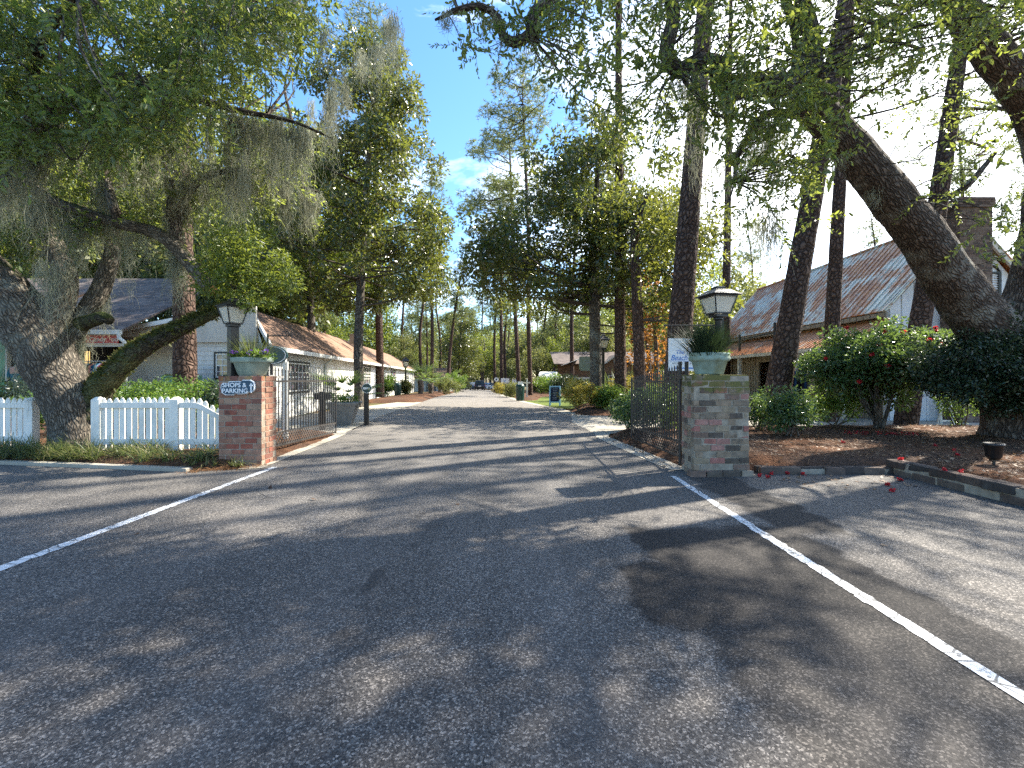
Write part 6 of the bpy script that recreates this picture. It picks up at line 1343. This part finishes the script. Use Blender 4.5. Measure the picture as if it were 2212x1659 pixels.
# display tables with green crates and a picture
def table(label, x0, x1, y, zt):
    t = wthing('display_table', label, 'table', ((x0+x1)/2, y, 0)); MB().box(x0, x1, y-.3, y+.3, zt-.05, zt).build('table_top', MT['trim_dark'], t)
    for x in (x0+.15, x1-.15):
        for s in (-1, 1): MB().beam((x-.12*s, y-.2, 0), (x+.1*s, y-.2, zt-.05), .05, .05).build('leg', MT['trim_dark'], t)
table('dark trestle display table under the oak limb, nearer the oak', GX(333, 15.4), GX(388, 15.4), 15.4, 1.26); table('second dark trestle table partly behind the scaly pine', GX(392, 15.4)+.02, GX(437, 15.4), 15.4, 1.26)
for a, c, m_ in ((349, 388, 0), (392, 427, 1)):
    t = wthing('slatted_crate', 'green slatted crate of goods on the %s trestle table' % ('nearer' if m_ == 0 else 'farther'), 'crate', (GX(a, 15.3), 15.3, 1.27)); x0, x1 = GX(a, 15.2)+.03, GX(c, 15.2)-.03; b = MB()
    for k in range(3): b.box(x0, x1, 15.13, 15.15, 1.275+k*.075, 1.335+k*.075); b.box(x0, x1, 15.45, 15.47, 1.275+k*.075, 1.335+k*.075)
    b.box(x0-.001, x0+.02, 15.15, 15.45, 1.27, 1.5); b.box(x1-.02, x1+.001, 15.15, 15.45, 1.27, 1.5); b.build('slats', MT['greencrate'], t); b = MB()
    for k in range(14): px_ = rng.uniform(x0+.08, x1-.08); py_ = rng.uniform(15.2, 15.4); b.lathe([(0, 0), (.05, .01), (.06, .06), (.03, .1), (0, .1)], (px_, py_, 1.44), 8)
    b.build('goods', CLOTHS[3] if m_ else MT['yellowleaf'], t)
t = wthing('framed_picture', 'blue and white picture leaning on the porch wall behind the crates', 'picture', (GX(412, 15.55), 15.55, 1.5)); x = GX(412, 15.55); MB().box(x-.19, x+.19, 15.55, 15.58, 1.5, 1.88).build('frame', MT['trim_dark'], t); MB().box(x-.165, x+.165, 15.542, 15.552, 1.525, 1.855).build('picture', CLOTHS[5], t); MB().box(x-.13, x-.02, 15.536, 15.543, 1.6, 1.76).box(x+.04, x+.13, 15.536, 15.543, 1.55, 1.82).build('image', CLOTHS[4], t)
# green pavilion post at the left edge
t = wthing('pavilion_corner', 'dark green pavilion corner with white eave at the far left edge', 'pavilion', (GX(-10, 12.9), 12.9, 0)); MB().box(GX(-20, 12.9), GX(7, 12.9), 12.8, 12.95, 0, 2.75).build('post', MT['trashgreen'], t); MB().box(GX(-160, 12.9), GX(20, 12.9), 12.65, 13.0, 2.86, 3.06).build('eave', MT['white'], t); slab('roof', [(GX(-160, 12.6), 12.6, 3.06), (GX(22, 12.6), 12.6, 3.06), (GX(-20, 12.6), 15.5, 4.4), (GX(-200, 12.6), 15.5, 4.4)], MT['roofred'], t)

# ------------------------------------------------------------------ cars down the lane
def car(label, px, Y, L, w, h, paint, kind, rz=0):
    t = thing('parked_car' if kind != 'suv' else 'car', label, 'car', (GX(px, Y), Y, float(gz(Y))), rz); hw = w/2
    low = [(-L/2, .38), (-L/2+.05, .26), (L/2-.05, .26), (L/2, .40), (L/2-.03, .72), (L/2-.25, .86), (L*.22, .98), (-L/2+.12, 1.02), (-L/2, .85)]
    MB().prism([(p[0], p[1]) for p in low], -hw, hw, 'x').build('body', paint, t, bevel=.06)
    if kind == 'suv': cab = [(-L/2+.12, 1.0), (L*.22, .97), (L*.06, h-.10), (-.2, h), (-L/2+.35, h-.03)]
    else: cab = [(-L/2+.5, .98), (L*.24, .96), (L*.07, h-.06), (-.2, h), (-L*.22, h-.04)]
    def tap(p): k = (p[2]-.95)/(h-.95); return (p[0]*(1-.16*max(0, k)), p[1], p[2])
    MB().prism(cab, -hw*.95, hw*.95, 'x').build('cabin', paint, t, bevel=.05, xf=tap)
    c = np.array(cab); cen = c.mean(0); gl = cen+(c-cen)*np.array([.93, .80]); MB().prism(gl.tolist(), -hw*.97, hw*.97, 'x').build('side_windows', MT['carglass'], t, xf=tap)
    e0, e1 = np.array(cab[0]), np.array(cab[-1]); q0 = e0*.85+e1*.15; q1 = e0*.15+e1*.85; MB().add([(-hw*.78, q0[0]-.03, q0[1]), (hw*.78, q0[0]-.03, q0[1]), (hw*.66, q1[0]-.03, q1[1]), (-hw*.66, q1[0]-.03, q1[1])], [(0, 1, 2, 3)]).build('rear_window', MT['carglass'], t)
    for s in (-1, 1):
        MB().box(s*hw-.09 if s > 0 else -hw-.01, s*hw+.01 if s > 0 else -hw+.09, -L/2-.015, -L/2+.06, .82, 1.02).build('tail_light', MT['taillight'], t, bevel=.01)
        for yy in (-L*.31, L*.31):
            b = MB(); b.rod((s*(hw-.2), yy, .33), (s*(hw+.005), yy, .33), .33, 20); wl = b.build('wheel', MT['rubber'], t, bevel=.02); MB().rod((s*(hw+.004), yy, .33), (s*(hw+.012), yy, .33), .2, 16).build('rim', MT['hinge'], wl)
    MB().box(-.26, .26, -L/2-.02, -L/2, .72, .86).build('licence_plate', MT['signwhite'], t); MB().box(-hw*.96, hw*.96, -L/2-.07, -L/2+.1, .38, .56).build('bumper', MT['rubber'], t, bevel=.03)
    return t
car('dark blue sport utility car driving away down the lane', 1036.5, 80, 4.7, 1.9, 1.75, MT['carblack'], 'suv', R(4)); car('silver-blue car parked right of the dark car', 1058, 92, 4.5, 1.8, 1.45, MT['carwhite'], 'sedan', R(-35)); car('blue-grey car parked left of the dark car', 1019, 90, 4.5, 1.8, 1.5, MT['carblue'], 'sedan', R(25))

# ------------------------------------------------------------------ person on the porch, seen between eave and oak trunk
def person(label, loc, rz):
    t = thing('person', label, 'person', loc, rz)
    J = {'pel': (0, 0, .95, .15), 'wst': (0, .01, 1.1, .135), 'chs': (0, .02, 1.32, .155), 'nck': (0, .03, 1.48, .06), 'hd0': (0, .02, 1.56, .075), 'hd1': (0, 0, 1.66, .095), 'hd2': (0, .01, 1.73, .075)}
    for s, n in ((-1, 'l'), (1, 'r')):
        J.update({n+'sh': (s*.17, .02, 1.40, .07), n+'el': (s*.25, -.02, 1.14, .048), n+'wr': (s*.16, -.26, 1.12, .033), n+'hn': (s*.12, -.35, 1.13, .04), n+'hp': (s*.09, 0, .90, .10), n+'kn': (s*.10, -.03, .50, .065), n+'an': (s*.10, .02, .10, .045), n+'to': (s*.11, -.15, .04, .045)})
    E = [('pel', 'wst'), ('wst', 'chs'), ('chs', 'nck'), ('nck', 'hd0'), ('hd0', 'hd1'), ('hd1', 'hd2')]
    for n in 'lr': E += [('chs', n+'sh'), (n+'sh', n+'el'), (n+'el', n+'wr'), (n+'wr', n+'hn'), ('pel', n+'hp'), (n+'hp', n+'kn'), (n+'kn', n+'an'), (n+'an', n+'to')]
    def skin(name, keys, edges, grow, mat, root):
        idx = {k: i for i, k in enumerate(keys)}; me = bpy.data.meshes.new(name); me.from_pydata([J[k][:3] for k in keys], [(idx[a], idx[c]) for a, c in edges if a in idx and c in idx], [])
        o = link(name, me, mat, t); o.modifiers.new('Skin', 'SKIN'); sv = me.skin_vertices[0].data
        for k in keys: r = J[k][3]*grow; sv[idx[k]].radius = (r, r); sv[idx[k]].use_root = (k == root)
        sm = o.modifiers.new('Sub', 'SUBSURF'); sm.levels = sm.render_levels = 2; return o
    skin('body', list(J), E, 1.0, MT['skin'], 'pel')
    skin('jacket', [k for k in J if k in ('pel', 'wst', 'chs') or k[1:] in ('sh', 'el', 'wr')], E, 1.16, MT['jacket'], 'wst')
    skin('trousers', [k for k in J if k in ('pel',) or k[1:] in ('hp', 'kn', 'an')], E, 1.14, MT['darkcloth'], 'pel')
    b = MB(); b.lathe([(0, .13), (.07, .115), (.108, .06), (.112, 0), (.105, -.07), (.085, -.12), (.05, -.13)], (0, .03, 1.66), 18); b.build('hair', MT['hair'], t)
    for s in (-1, 1):
        for k in range(5):
            x0 = s*(.09+.012*k); b = MB(); b.rod((x0, -.36, 1.13), (x0-s*.005, -.42 if k < 4 else -.385, 1.115), .0095, 6, .008); b.rod((x0-s*.005, -.42 if k < 4 else -.385, 1.115), (x0-s*.01, -.445 if k < 4 else -.41, 1.09), .008, 6, .006); b.build('finger', MT['skin'], t)
    return t
person('dark-haired person in teal jacket on the porch left of the oak trunk', (GX(40, 14.2), 14.2, .30), R(200))

from mathutils import Matrix
for r in WORLD_ROOTS:
    inv = Matrix.Translation(-Vector(r.location))
    for c in r.children: c.matrix_parent_inverse = inv
